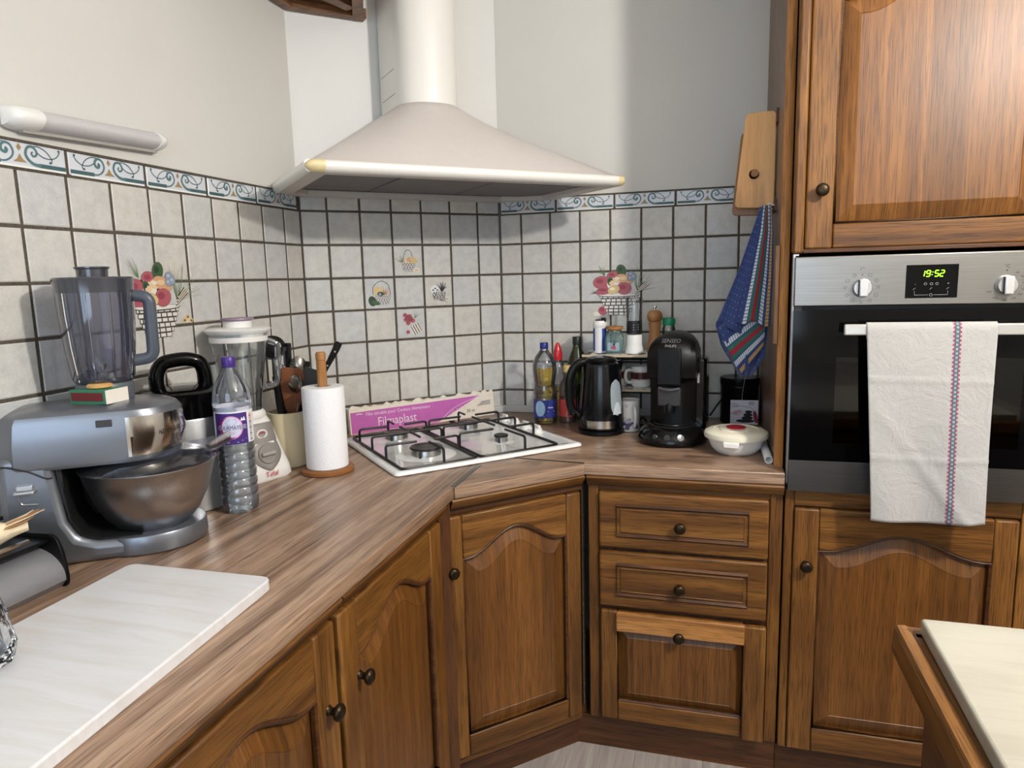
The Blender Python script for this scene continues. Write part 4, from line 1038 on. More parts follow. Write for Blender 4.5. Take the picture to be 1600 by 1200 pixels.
bj=obj('glass_jar',lathe([(.044,.178),(.046,.21),(.052,.25),(.062,.31),(.071,.365),(.074,.385),(.0755,.392)],44,False,False),GLASS,bl,smooth=True)
obj('jar_base',lathe([(.044,.178),(.045,.184),(.0,.186)],36),GLASS,bj,smooth=True)
obj('blade',merge(cyl(.012,.18,.196,14),tube([(-.028,0,.206),(0,0,.197),(.028,0,.206)],.0024,5)),STEEL,bj,smooth=True)
obj('jar_handle',tube(fillet([(.040,.058,.366),(.056,.080,.355),(.050,.074,.245),(.034,.046,.24)],.03,5),.009,9),GLASS,bj,smooth=True)
obj('rib',merge(*[xf(tube([(.046,0,.20),(.0605,0,.305),(.0705,0,.37)],.0022,5),rz=a) for a in (R(-110),R(-60),R(-15),R(160))]),GLASS,bj,smooth=True)
ld=obj('lid',lathe([(.068,.366),(.0725,.366),(.0735,.386),(.082,.394),(.083,.398),(.078,.401),(.040,.403),(.0,.403)],44),WHITEP,bl,smooth=True)
obj('lid_stopper',lathe([(.036,.403),(.036,.420),(.0,.421)],32),WHITEP,ld,smooth=True)
obj('stopper_cap',lathe([(.041,.421),(.042,.423),(.041,.427),(.0,.428)],32),plain('mauve',(140,118,140),.4),ld,smooth=True)

# ---- utensil crock
ck=thing('utensil_crock','cream ceramic crock full of utensils behind the paper towel','crock',(.137,-.862,ZW))
obj('crock_wall',lathe([(.046,0),(.050,.004),(.0525,.15),(.0535,.156),(.050,.157),(.048,.148),(.046,.01),(.0,.008)],40,True,False),plain('cream_ceramic',(226,214,182),.35,noise=.03,bscale=12),ck,smooth=True)
CX,CY=.137,-.862
V_R=Vector((.817,.577,0)); V_D=Vector((-.577,.817,0))   # image right, and away from the viewer
def ut(name,label,cat,foot,head,parts):
    """foot/head = (right, away, z) offsets from the crock centre; parts are built along local z of the utensil"""
    w3=lambda q: Vector((CX,CY,ZW))+V_R*q[0]+V_D*q[1]+Vector((0,0,q[2]))
    a,b=w3(foot),w3(head); zx=(b-a); L=zx.length; zx.normalize()
    yx=-V_D; yx=(yx-zx*yx.dot(zx)).normalized(); xx=yx.cross(zx)
    m=Matrix((xx,yx,zx)).transposed().to_4x4(); m.translation=a
    e=thing(name,label,cat); e.matrix_world=m
    e['group']='utensils in the cream crock'
    for nm,g,mt,kw_ in parts(L): obj(nm,g,mt,e,**kw_)
    return e
SM=dict(smooth=True)
def blade_poly(pts,t=.0012): return prism(pts,-t,t,'y')
BLKN=plain('black_nylon',(22,22,22),.4); GREYST=plain('spoon_steel',(150,144,136),.25,1)
def p_turner(L): return [('shaft',tube([(0,0,0),(0,0,L*.62)],.005,8),BLKN,SM),('blade',blade_poly([(-.018,L*.60),(.018,L*.60),(.034,L*.70),(.036,L),(-.036,L),(-.034,L*.70)],.002),BLKN,{})]
def p_slotted(L):
    parts=[('shaft',tube([(0,0,0),(0,0,L*.68)],.0045,8),GREYST,SM)]
    xs=[-.034,-.026,-.018,-.010,-.002,.006,.014,.022,.030]
    for i,x in enumerate(xs[::2]): parts.append(('tine',box(x,x+.006,-.0012,.0012,L*.70,L*.97),plain('turner_black',(40,38,38),.4),{}))
    parts.append(('edge',box(-.036,.038,-.0014,.0014,L*.965,L),plain('turner_black',(40,38,38),.4),{})); parts.append(('edge',box(-.036,.038,-.0014,.0014,L*.66,L*.705),plain('turner_black',(40,38,38),.4),{}))
    return parts
def p_ladle(L): return [('shaft',tube([(0,0,0),(0,0,L*.8)],.005,8),BLKN,SM),('bowl',xf(lathe([(.0,-.028),(.020,-.023),(.034,-.004),(.037,.006),(.035,.006),(.030,-.004),(.0,-.024)],24,False,False),(0,-.005,L-.02),rx=R(70)),BLKN,SM)]
def p_woodspat(L): return [('handle',tube([(0,0,0),(0,0,L*.55)],.0065,8),SPOONW,SM),('blade',prism([(-.010,L*.5),(.010,L*.5),(.024,L*.62),(.032,L*.93),(.026,L),(-.028,L*.985),(-.034,L*.9),(-.024,L*.62)],-.003,.003,'y'),SPOONW,dict(bevel=.0015))]
def p_spoon(L): return [('handle',tube([(0,0,0),(0,0,L*.75)],.0042,8,flat=.5),GREYST,SM),('bowl',xf(lathe([(.0,-.010),(.012,-.008),(.021,0),(.0215,.002),(.019,.002),(.0,-.006)],24,False,False,sx=1,sy=1.7),(.012,0,L-.012),rx=R(64),rz=R(18),ry=R(38)),GREYST,SM)]
def p_grip(L): return [('shaft',tube([(0,0,0),(0,0,L*.5)],.004,8),GREYST,SM),('grip',tube([(0,0,L*.42),(0,0,L*.7),(0,0,L)],lambda t:.0085+.003*sin(pi*t),10),BLACKP,SM),('eyelet',xf(lathe([(.003,-.001),(.006,-.001),(.006,.001),(.003,.001)],12,False,False),(0,-.0095,L*.93),rx=R(90)),MT((120,120,120)),SM)]
def p_knife(L):
    pr_=[(-.004,L*.62),(.010,L*.62),(.012,L*.70),(.010,L*.82),(.0125,L*.94),(.016,L*.985),(.011,L),(-.006,L),(-.0075,L*.94),(-.005,L*.8)]
    return [('blade',blade_poly([(0,.02),(.020,.10),(.021,L*.57),(-.004,L*.57),(-.004,.05)],.001),CHROME,{}),('bolster',box(-.006,.014,-.006,.006,L*.57,L*.625),plain('bolster',(180,178,176),.25,1),dict(bevel=.002)),
            ('handle',prism(pr_,-.0075,.0075,'y'),BLACKP,dict(bevel=.003)),('rivet',merge(*[xf(cyl(.0024,-.0080,.0080,10),(.0025,0,L*q),rx=R(90)) for q in (.68,.80,.92)]),CHROME,SM)]
def p_bigspoon(L): return [('handle',tube([(0,0,0),(0,0,L*.72)],.0045,8),GREYST,SM),('bowl',xf(lathe([(.0,-.014),(.014,-.011),(.024,0),(.022,.001),(.0,-.011)],24,False,False,sx=1,sy=1.35),(0,0,L-.028),rx=R(82)),GREYST,SM)]
def p_blackspat(L): return [('shaft',tube([(0,0,0),(0,0,L*.6)],.0052,8),BLKN,SM),('blade',prism([(-.012,L*.55),(.012,L*.55),(.030,L*.70),(.040,L*.88),(.030,L),(-.028,L*.98),(-.036,L*.78)],-.0022,.0022,'y'),BLKN,dict(bevel=.001))]
def p_whisk(L):
    out=[('handle',tube([(0,0,0),(0,0,L*.45)],.006,8),GREYST,SM)]
    for k in range(4):
        a=pi*k/4
        pth=bez([(0,0,L*.44),(.016*cos(a),.016*sin(a),L*.70),(.017*cos(a),.017*sin(a),L*.9),(0,0,L),(-.017*cos(a),-.017*sin(a),L*.9),(-.016*cos(a),-.016*sin(a),L*.70),(0,0,L*.44)],5)
        out.append(('wire',tube(pth,.0011,5),CHROME,SM))
    return out
ut('slotted_turner','black slotted turner standing at the back of the crock','turner',(-.010,.02,.012),(-.010,.030,.335),p_slotted)
ut('ladle','black ladle with its round bowl topmost at the back of the crock','ladle',(-.012,.025,.012),(-.026,.036,.352),p_ladle)
ut('potato_masher','black utensil handle with rounded end rising above the slotted turner','masher',(.0,.028,.012),(.018,.036,.345),p_grip)
ut('whisk','steel balloon whisk head among the crock utensils','whisk',(.0,.012,.012),(-.008,.016,.290),p_whisk)
ut('wooden_spatula','reddish brown wooden spatula with two holes in the crock','spatula',(.008,-.012,.012),(.020,-.022,.283),p_woodspat)
ut('serving_spoon','steel serving spoon leaning out of the crock to the right','spoon',(-.006,-.02,.012),(.044,-.045,.245),p_spoon)
ut('peeler_handle','black ribbed utensil handle leaning at the crock front','utensil',(.0,-.026,.012),(-.024,-.040,.262),p_grip)
ut('steel_spoon','rounded steel spoon bowl showing behind the wooden spatula','spoon',(.012,.01,.012),(.042,.012,.305),p_bigspoon)
ut('black_spatula','black nylon spatula leaning behind the paper towel rod','spatula',(.012,.0,.012),(.088,.008,.270),p_blackspat)
ut('kitchen_knife','kitchen knife with black riveted handle leaning furthest right in the crock','knife',(-.034,.018,.014),(.163,.034,.338),p_knife)
ut('black_utensil','black utensil handle with a hole between steel spoon and knife','utensil',(.018,.024,.012),(.066,.034,.290),p_grip)

# ---- paper towel on its holder
ph=thing('paper_towel_holder','wooden paper towel holder with round base and upright rod','holder',(.283,-.905,ZW),R(20))
obj('base',lathe([(.066,0),(.070,.003),(.070,.011),(.066,.015),(.0,.015)],44),OLIVEW,ph,smooth=True)
obj('rod',lathe([(.013,.015),(.013,.302),(.0135,.304),(.012,.306),(.0135,.308),(.0135,.325),(.0105,.329),(.0,.329)],24),ROD,ph,smooth=True)
pm_=NT('paper_towel'); 
_v=pm_.n('ShaderNodeTexVoronoi',i_Scale=170); pm_.l(pm_.coords(rand=False),_v.inputs['Vector']); pm_.b.inputs['Base Color'].default_value=lin(236,236,238); pm_.b.inputs['Roughness'].default_value=.95; pm_.bump(_v.outputs['Distance'],.35,.0015)
tag(obj('paper_towel_roll',lathe([(.0215,.0),(.054,.0),(.056,.002),(.0562,.218),(.0545,.2205),(.0215,.2215),(.0205,.21),(.0205,.01)],44,False,False),pm_.m,loc=(.283,-.905,ZW+.0155),smooth=True),'white paper towel roll standing on the wooden holder','paper towel')

# ---- cling film box behind the hob
q0=DO+DT*.103+DN*.071; q1=DO+DT*.668+DN*.032; fa=atan2((q1-q0).y,(q1-q0).x); FL=(q1-q0).length; FH=.086
fb=thing('cling_film_box','long pink and cream cling film carton leaning against the tiles behind the hob','carton',(q0.x,q0.y,ZW),fa)
CRM=plain('carton_cream',(234,225,210),.7,noise=.05,bscale=60); PNK=plain('carton_pink',(194,100,178),.55,noise=.05,bscale=40)
ln_=-R(6)
bx_=obj('carton',box(0,FL,0,.019,0,FH),CRM,fb,rx=ln_,bevel=.001)
it=[(flat([(.004,.002),(FL-.235,.002),(FL-.060,FH-.006),(.004,FH-.012)],-.0004),PNK)]
lw=plain('carton_print_white',(238,222,230),.5)
it+=[(text('Film étirable pour Contact Alimentaire',.0165,-.0009,align='LEFT',x=.058,z=.0635,sx=.93),lw),(text('Filmaplast',.043,-.0009,align='LEFT',x=.098,z=.032,sx=.86),lw),(ribbon([(.024,.067),(.034,.068),(.046,.066)],.003,-.0009),lw)]
fan=bez([(.345,.012,0),(.385,.040,0),(.43,.058,0),(FL-.062,FH-.008,0)],8)
it.append((ribbon([(a,b) for a,b,_ in fan],.0016,-.0009),lw)); it.append((ribbon([(.345,.002),(FL-.062,FH-.008)],.0016,-.0009),lw))
for k in range(9): it.append((ribbon([(.392+.016*k,.040+.0045*k),(.388+.019*k,.026+.0055*k)],.0011,-.0009),lw))
it+=[(text('30 m',.017,-.0009,align='LEFT',x=FL-.120,z=.027),INK)]
for k in range(4): it.append((ribbon([(FL-.072+.006*k,.043+.004*k),(FL-.016,.044+.0045*k)],.0022,-.0009),plain('print_grey',(120,118,122),.6)))
obj('carton_print',it,None,bx_)
# torn flap and a wisp of film
rn2=random.Random(9)
tv=[(FL*k/36,.0,FH) for k in range(37)]+[(FL*k/36,.008+.006*rn2.random(),FH+(.002+.011*rn2.random())*(1 if k%5 else .3)) for k in range(37)]
obj('torn_flap',(tv,[(k,k+1,38+k,37+k) for k in range(36)]),CRM,bx_,solid=.0008)
wv=gridm(lambda u,v_:(.30+.16*u,.006+.012*v_+.003*sin(9*u),FH+.016*sin(pi*u)*v_+.004*sin(17*u)*v_),16,4)
obj('film_wisp',wv,PET,bx_,smooth=True)
obj('brown_strip',box(.01,.30,.0195,.034,.0,FH+.006),plain('carton_inside',(140,122,104),.9,noise=.3,bscale=150),bx_)  # rough brown-grey strip behind the left part of the carton
# ---- bottles in the corner
def bottle(name,label,x,y,prof,mat,cap,capmat,liquid=None,liqmat=None,rz=None,seg=32):
    b=thing(name,label,'bottle',(x,y,ZW),face(x,y)+pi/2 if rz is None else rz)
    obj('bottle_wall',lathe(prof,seg,True,False),mat,b,smooth=True)
    if liquid: obj('contents',lathe([(.0,.003)]+[(max(.001,r-.0007),z+.0008) for r,z in prof if z<liquid]+[(max(.001,[r for r,z in prof if z<liquid][-1]-.0007),liquid),(.0,liquid)],seg,False,False),liqmat,b,smooth=True)
    obj('cap',lathe(cap,24),capmat,b,smooth=True)
    return b
ol=bottle('oil_bottle','sunflower oil bottle with dark blue cap in the tiled corner',.726,-.178,
  [(.030,0),(.039,.003),(.041,.02),(.041,.088),(.0385,.096),(.041,.104),(.039,.125),(.036,.140),(.040,.165),(.0425,.19),(.041,.212),(.033,.235),(.020,.252),(.013,.262),(.013,.268)],PET,
  [(.0145,.263),(.0148,.266),(.0148,.283),(.0135,.285),(.0,.285)],plain('blue_cap',(32,44,120),.35),.200,OIL)
label_band(ol,.0417,.022,.086,R(-170),R(10),plain('label_blue',(46,58,140),.45))
it=[(wellipse(-.019,.056,.019,.028,.0417,-.0005),plain('label_ice',(160,196,226),.5))]
for k in range(4): it.append((wrap(ribbon([(-.032,.070-.008*k),(-.008,.071-.008*k)],.0035,-.0009),.0417),LW))
it+=[(wrap(ribbon([(.010,.058),(.014,.062),(.018,.057),(.022,.062),(.026,.057),(.031,.060)],.0024,-.0009),.0417),LW),(wrap(ribbon([(.008,.046),(.034,.046)],.005,-.0009),.0417),plain('label_pale',(150,160,206),.5)),(wrap(ribbon([(.006,.034),(.034,.034)],.0012,-.0009),.0417),LW),(wrap(ribbon([(-.030,.030),(-.004,.030)],.0012,-.0009),.0417),LW)]
it=[q for q in it if True]
# letters on the dark side of the label
obj('label_print',it,None,ol)
rb2=bottle('red_capped_bottle','clear plastic bottle with pointed red cap behind the sunflower oil',.756,-.092,
  [(.022,0),(.027,.003),(.028,.02),(.028,.16),(.027,.185),(.020,.205),(.014,.215)],PET,[(.016,.214),(.017,.222),(.0165,.240),(.011,.262),(.005,.276),(.0,.277)],thin_glass('red_cap',(236,60,66),rough=.2,boost=1.2,haze=.6,hazecol=(226,50,60)),.12,OIL)
ob=bottle('olive_oil_bottle','dark green olive oil bottle with black cap in front of the back wall tiles',.822,-.062,
  [(.030,0),(.037,.004),(.037,.185),(.036,.20),(.029,.225),(.0185,.25),(.0155,.262),(.015,.270)],GREENGL,[(.0165,.266),(.0168,.269),(.0168,.293),(.0155,.295),(.0,.295)],plain('dark_cap',(26,34,24),.4),.15,plain('olive_oil',(70,80,10),.1))
rd=bottle('vinegar_bottle','small clear bottle with gold cap and red label next to the kettle',.802,-.150,
  [(.026,0),(.031,.003),(.031,.082),(.030,.095),(.031,.112),(.030,.130),(.026,.142),(.016,.156),(.0125,.166),(.0125,.180)],PET,[(.0145,.178),(.0148,.180),(.0148,.200),(.0135,.202),(.0,.202)],plain('gold_cap',(196,168,108),.4),.095,VINEGAR)
label_band(rd,.0315,.022,.084,R(-175),R(-5),plain('label_red',(206,74,66),.5))
it=[(wrap(flat([(-.004,.024),(.016,.024),(.016,.040),(-.004,.040)],-.0004),.0315),LW)]
for k in range(7): it.append((wrap(ribbon([(-.002+.0026*k,.027),(-.002+.0026*k,.039)],.0011,-.0008),.0315),INK))
for k in range(5): it.append((wrap(ribbon([(-.022,.076-.006*k),(.020-.004*(k%2),.076-.006*k)],.0011,-.0008),.0315),plain('label_rose',(232,170,160),.5)))
obj('label_print',it,None,rd)

# ---- kettle
kt=thing('kettle','black cordless kettle with steel band at its foot','kettle',(.945,-.302,ZW),R(0))
obj('power_base',lathe([(.070,0),(.076,.003),(.076,.014),(.070,.017),(.0,.017)],44),BLACKP,kt,smooth=True)
kb=obj('kettle_body',lathe([(.068,.017),(.073,.020),(.0735,.05),(.0715,.10),(.067,.16),(.0615,.215),(.058,.230),(.048,.238),(.0,.240)],48),plain('kettle_black',(9,10,13),.16,spec=.45),kt,smooth=True)
fv=face(.945,-.302)
def kr(z): 
    P_=[(.020,.073),(.05,.0735),(.10,.0715),(.16,.067),(.215,.0615)]
    for (a,b),(c,d) in zip(P_[:-1],P_[1:]):
        if a<=z<=c: return b+(d-b)*(z-a)/(c-a)
    return .0615
def kpatch(name,a0,a1,z0,z1,mat,off=.0009,shape=None,n=14,m=10):
    def fn(u,v_):
        z_=z0+(z1-z0)*v_; hw=1 if not shape else shape(v_)
        a=fv+((a0+a1)/2+(a1-a0)/2*(2*u-1)*hw); return ((kr(z_)+off)*cos(a),(kr(z_)+off)*sin(a),z_)
    return obj(name,gridm(fn,n,m),mat,kb,smooth=True)
kpatch('steel_band',R(-38),R(36),.025,.050,plain('band_steel',(196,190,182),.22,1))
kpatch('water_gauge',R(25),R(64),.066,.182,plain('gauge_grey',(150,160,166),.25),.0012,lambda t:sqrt(max(.02,1-(2*t-1)**4)))
kpatch('gauge_scale',R(30),R(59),.070,.11,plain('gauge_pale',(196,204,206),.3),.0022,lambda t:.1+.9*sqrt(max(.0,1-t)))
lz=obj('kettle_lid',lathe([(.050,.236),(.052,.240),(.047,.247),(.030,.251),(.0,.252)],40),BLACKP,kt,smooth=True)
obj('lid_catch',xf(box(-.014,.014,-.010,.010,.249,.254),(.0,-.028,.0)),plain('catch_grey',(110,110,112),.3,.5),lz,bevel=.002)
ha=fv-R(78)   # handle points to the image left
hpt=bez([(.052*cos(ha),.052*sin(ha),.236),(.082*cos(ha),.082*sin(ha),.226),(.103*cos(ha),.103*sin(ha),.185),(.106*cos(ha),.106*sin(ha),.13),(.098*cos(ha),.098*sin(ha),.08),(.070*cos(ha),.070*sin(ha),.055)],6)
obj('kettle_handle',tube(hpt,lambda t:.0125-.003*abs(t-.4),10,flat=1.2),BLACKP,kt,smooth=True)
obj('switch',xf(lathe([(.0,-.008),(.013,-.006),(.014,.0),(.012,.006),(.0,.008)],20),(.093*cos(ha),.093*sin(ha),.066),ry=R(35)),BLACKG,kt,smooth=True)
sp_=ha+pi
obj('spout',xf(loft([[(.050,-.020,.20),(.066,0,.197),(.050,.020,.20)],[(.048,-.022,.222),(.073,0,.228),(.048,.022,.222)],[(.045,-.018,.236),(.070,0,.238),(.045,.018,.236)]]),rz=sp_),plain('kettle_black',(14,16,20),.16),kt,smooth=True)

# ---- small two-tier shelf
SX0,SX1,SY0,SY1=.866,1.235,-.205,-.022
rk=thing('spice_rack','two-tier black metal rack with speckled shelves behind kettle and coffee machine','rack',(0,0,ZW))
SPK=NT('speckled_board'); _v=SPK.n('ShaderNodeTexVoronoi',i_Scale=38); SPK.l(SPK.coords(rand=False),_v.inputs['Vector']); SPK.l(SPK.ramp(_v.outputs['Color'],[(.35,lin(40,38,38)),(.5,lin(226,222,214))]),SPK.b.inputs['Base Color'])
for z in (.245,.128):
    s_=obj('shelf',box(SX0,SX1,SY0,SY1,z-.006,z),SPK.m,rk)
    obj('shelf_edge',box(SX0-.001,SX1+.001,SY0-.002,SY0,z-.007,z+.0005),plain('edge_cream',(206,186,156),.5),s_)
    obj('shelf_frame',tube([(SX0,SY0+.004,z-.010),(SX1,SY0+.004,z-.010),(SX1,SY1,z-.010),(SX0,SY1,z-.010)],.0035,6,closed=True),BLACKM,s_,smooth=True)
for x in (SX0+.006,SX1-.006):
    for y in (SY0+.008,SY1-.006): obj('leg',tube([(x,y,0),(x,y,.236)],.004,8),BLACKM,rk,smooth=True)
obj('back_rail',tube([(SX0,SY1-.004,.21),(SX1,SY1-.004,.21)],.0035,6),BLACKM,rk,smooth=True)
ZS=ZW+.2455
# salt box
st=thing('salt_tub','white and blue salt tub with black flip spout on the rack','tub',(.917,-.140,ZS))
obj('tub_wall',lathe([(.021,0),(.0225,.002),(.0225,.090),(.0225,.092)],28),plain('salt_white',(228,228,232),.45),st,smooth=True)
label_band(st,.0229,.008,.086,R(-62),R(40),plain('salt_blue',(44,72,140),.45)); label_band(st,.0229,.008,.086,R(-230),R(-128),plain('salt_blue',(44,72,140),.45))
sl2=obj('tub_lid',lathe([(.0235,.090),(.0245,.092),(.0245,.104),(.021,.112),(.0,.112)],28),WHITEP,st,smooth=True)
obj('spout',box(.006,.022,-.012,.006,.106,.122),BLACKP,sl2,bevel=.003)
obj('spout_tab',box(-.014,.006,-.008,.006,.111,.116),BLACKP,sl2,bevel=.001)
# square glass jar, cork lid
gj=thing('glass_jar','square glass jar with cork lid and a red radish motif','jar',(.970,-.150,ZS),R(6))
obj('jar_wall',loft([[(x,y,z) for x,y in rrect(-h,h,-h,h,.008,4)] for h,z in ((.029,0),(.032,.004),(.032,.056),(.028,.064))]+[[(x,y,z) for x,y in rrect(-h,h,-h,h,h*.9,4)] for h,z in ((.024,.070),(.024,.080))],True,False),AQUAGL,gj,smooth=True)
obj('cork_lid',lathe([(.023,.074),(.023,.082),(.0285,.083),(.0285,.093),(.0,.093)],28),plain('cork',(164,116,70),.8,noise=.25,bscale=300),gj,smooth=True)
obj('motif_print',[(flat(ellipse(-.003,.022,.009,.008,12),-.0325),RD),(flat(ellipse(-.003,.023,.004,.003,10),-.0328),RDD)]+blades(-.002,.028,6,.022,65,115,GRD,random.Random(4),-.0325,.002),None,gj)
# clear grinder with white foot
cg=thing('mini_blender_cup','clear upright grinder cup on a white foot with black label','grinder',(1.036,-.150,ZS))
obj('foot',lathe([(.031,0),(.0325,.002),(.031,.012),(.0275,.03),(.0275,.060),(.026,.064)],32),WHITEP,cg,smooth=True)
obj('cup',lathe([(.0225,.064),(.023,.07),(.0275,.15),(.029,.188),(.0275,.191),(.0,.192)],32),GLASS,cg,smooth=True)
label_band(cg,.0255,.068,.112,R(-185),R(5),plain('label_black',(24,26,32),.4))
obj('label_print',[(wrap(ribbon([(.0,.098-.008*k),(.018,.099-.008*k)],.002,-.0006),.0255),MT((190,190,196))) for k in range(3)]+[(wrap(ribbon([(-.030,.106),(.030,.106)],.002,-.0006),.0255),MT((150,150,156)))],None,cg)
# pepper mill
pp=thing('pepper_mill','turned wooden pepper mill with steel finial on the rack','pepper mill',(1.103,-.120,ZS))
obj('mill_body',lathe([(.025,0),(.026,.003),(.025,.02),(.020,.05),(.0185,.075),(.021,.100),(.0215,.104),(.020,.106)],32),MILLW,pp,smooth=True)
obj('mill_head',lathe([(.019,.107),(.0235,.111),(.0265,.120),(.0265,.128),(.022,.138),(.014,.144),(.0,.146)],32),MILLW,pp,smooth=True)
obj('finial',lathe([(.003,.145),(.003,.149),(.0062,.152),(.0068,.156),(.005,.160),(.0,.161)],16),CHROME,pp,smooth=True)
# green capped spice jar
gs=thing('spice_jar','glass spice jar with bright green cap half behind the coffee machine','jar',(1.150,-.115,ZS))
obj('jar_wall',lathe([(.021,0),(.022,.003),(.022,.082),(.019,.092),(.018,.096)],28),GLASS,gs,smooth=True)
obj('jar_cap',lathe([(.0205,.093),(.021,.096),(.0215,.110),(.019,.118),(.0,.119)],28),plain('green_cap',(24,132,92),.35),gs,smooth=True)
# mugs
def mug(name,label,x,y,z,r,h,ha,band=True,pattern=False):
    m=thing(name,label,'mug',(x,y,z),ha)
    obj('mug_wall',lathe([(r*.86,0),(r*.95,.003),(r,h*.25),(r,h*.98),(r*.98,h),(r*.93,h*.98),(r*.92,.006),(.0,.005)],36,True,False),plain('mug_white',(224,220,214),.3),m,smooth=True)
    obj('handle',tube(bez([(r*.97,0,h*.80),(r*1.45,0,h*.78),(r*1.58,0,h*.5),(r*1.40,0,h*.24),(r*.96,0,h*.22)],5),.0048,8,flat=1.2),plain('mug_white',(224,220,214),.3),m,smooth=True)
    if band:
        label_band(m,r+.0006,h*.40,h*.72,0,2*pi,plain('band_maroon',(74,34,32),.35),'band',40)
        for q in (.37,.75): label_band(m,r+.0006,h*q-.0008,h*q+.0008,0,2*pi,plain('band_gold',(170,126,84),.35),'band_line',40)
    return m
mug('coffee_mug','white mug with brown band, half hidden behind the kettle on the lower shelf',.975,-.120,ZW+.1285,.034,.072,R(120))
mug('coffee_mug','white mug with brown band and handle to the side, next to the coffee machine',1.058,-.135,ZW+.1285,.034,.072,R(200))
pm2=mug('patterned_mug','white mug printed with hearts and scrolls standing below the rack',1.030,-.262,ZW,.036,.104,face(1.03,-.262)+R(22),False)
VI=plain('print_violet',(84,74,110),.5); it=[]
rn3=random.Random(12)
for k in range(44):
    x=rn3.uniform(-.112,.112); z_=rn3.uniform(.03,.092); s_=rn3.uniform(.003,.0065)
    if k%2: 
        c_=[(x+s_*cos(a_*.6),z_+s_*sin(a_*.6)) for a_ in range(11)]
        it.append((wrap(ribbon(c_,.0012,-.0008),.036),VI))
    else:
        hrt=[(x,z_-s_),(x+s_,z_+.3*s_),(x+.5*s_,z_+s_),(x,z_+.5*s_),(x-.5*s_,z_+s_),(x-s_,z_+.3*s_)]
        it.append((wrap(ribbon(hrt+[hrt[0]],.0011,-.0008),.036),VI))
    it.append((wrap(flat(ellipse(rn3.uniform(-.11,.11),rn3.uniform(.012,.03),.008,.006,10),-.0007),.036),VI))
obj('mug_print',it,None,pm2)

# ---- coffee pod machine
cm=thing('coffee_machine','black pod coffee machine with round drip tray','coffee machine',(1.178,-.385,ZW),R(-5))
def oval(rx,ry,z,cy=0,n=44): return [(rx*cos(2*pi*k/n),cy+ry*sin(2*pi*k/n),z) for k in range(n)]
BC=plain('coffee_black',(11,11,12),.2,spec=.4)
bs_=obj('base',loft([oval(.094,.10,0,0),oval(.104,.112,.006),oval(.106,.114,.014),oval(.100,.106,.030),oval(.088,.092,.046),oval(.076,.080,.054)]),BC,cm,smooth=True,angle=50)
obj('drip_tray',loft([oval(.074,.078,.054,-.004),oval(.074,.078,.058,-.004),oval(.068,.072,.0595,-.004),oval(.062,.066,.0565,-.004),oval(.02,.02,.0565,-.004)]),plain('tray_black',(26,26,28),.22),bs_,smooth=True)
obj('tray_ring',tube([(.052*cos(2*pi*k/40),-.004+.056*sin(2*pi*k/40),.0585) for k in range(40)],.0025,6,closed=True),plain('tray_black',(26,26,28),.22),bs_,smooth=True)
def bowed(hw,z,y0,y1,b=.022,n=10):
    o=[(-hw+.012,y1,z),(-hw,y1-.015,z),(-hw,y0+.02,z)]
    for k in range(1,n): t=-1+2*k/n; o.append((hw*t,y0+.02-b*(1-t*t),z))
    o+=[(hw,y0+.02,z),(hw,y1-.015,z),(hw-.012,y1,z)]
    return o
obj('tower',loft([bowed(.070,.03,-.004,.125),bowed(.070,.18,-.004,.125),bowed(.0705,.20,-.022,.125)]),plain('coffee_black_satin',(11,11,12),.4,spec=.3),cm,smooth=True,angle=40)
hr=[]
for z,hw,y0 in ((.198,.0705,-.052),(.205,.072,-.058),(.25,.0725,-.058),(.275,.071,-.055),(.300,.064,-.046),(.318,.050,-.030),(.330,.030,-.006),(.334,.012,.02)):
    hr.append(bowed(hw,z,y0,.125-(z>.29)*.01,.02))
obj('brew_head',loft(hr),plain('coffee_black_satin',(11,11,12),.4,spec=.3),cm,smooth=True,angle=50)
obj('lever_front',prism([(-.034,.185),(.034,.185),(.034,.292),(-.034,.292)],-.0800,-.060,'y'),plain('lever_black',(13,13,14),.4,spec=.3),cm,bevel=.003)
obj('spout_plate',merge(box(-.034,.034,-.076,-.050,.120,.176)),plain('spout_grey',(52,52,54),.3),cm,bevel=.005)
obj('spout',xf(lathe([(.016,.100),(.017,.125),(.012,.135)],20),(0,-.062,0)),BLACKP,cm,smooth=True)
obj('lever_grip',tube(bez([(-.030,-.079,.176),(0,-.086,.171),(.030,-.079,.176)],6),.004,8),plain('lever_grey',(70,70,72),.3),cm,smooth=True)
tx=text('SENSEO',.016,0,shear=.25); obj('lettering',([(x,-.0375+z_*.75,z_+.3125) for x,y,z_ in tx[0]],tx[1]),MT((110,110,110)),cm)
tx=text('PHILIPS',.0105,0); obj('lettering',([(x,-.0515+z_*.5,z_+.2985) for x,y,z_ in tx[0]],tx[1]),MT((150,150,150)),cm)
bpos=[]
for k,(a,r_) in enumerate(((-112,.0085),(-90,.0100),(-68,.0120))):
    x,y=.0985*cos(R(a)),.104*sin(R(a))
    obj('button',xf(lathe([(r_,0),(r_,.003),(r_*.8,.0045),(.0,.004)],20),(x,y,.030),rx=R(62),rz=R(a+90)),plain('button_grey',(60,60,62),.15,.3),bs_,smooth=True)
obj('water_tank',box(.060,.098,.02,.12,.03,.255),thin_glass('tank_smoke',(40,40,44),rough=.1,haze=.7,hazecol=(16,16,18)),cm,bevel=.01)
obj('tank_clip',box(.072,.078,.016,.02,.18,.21),CHROME,cm)

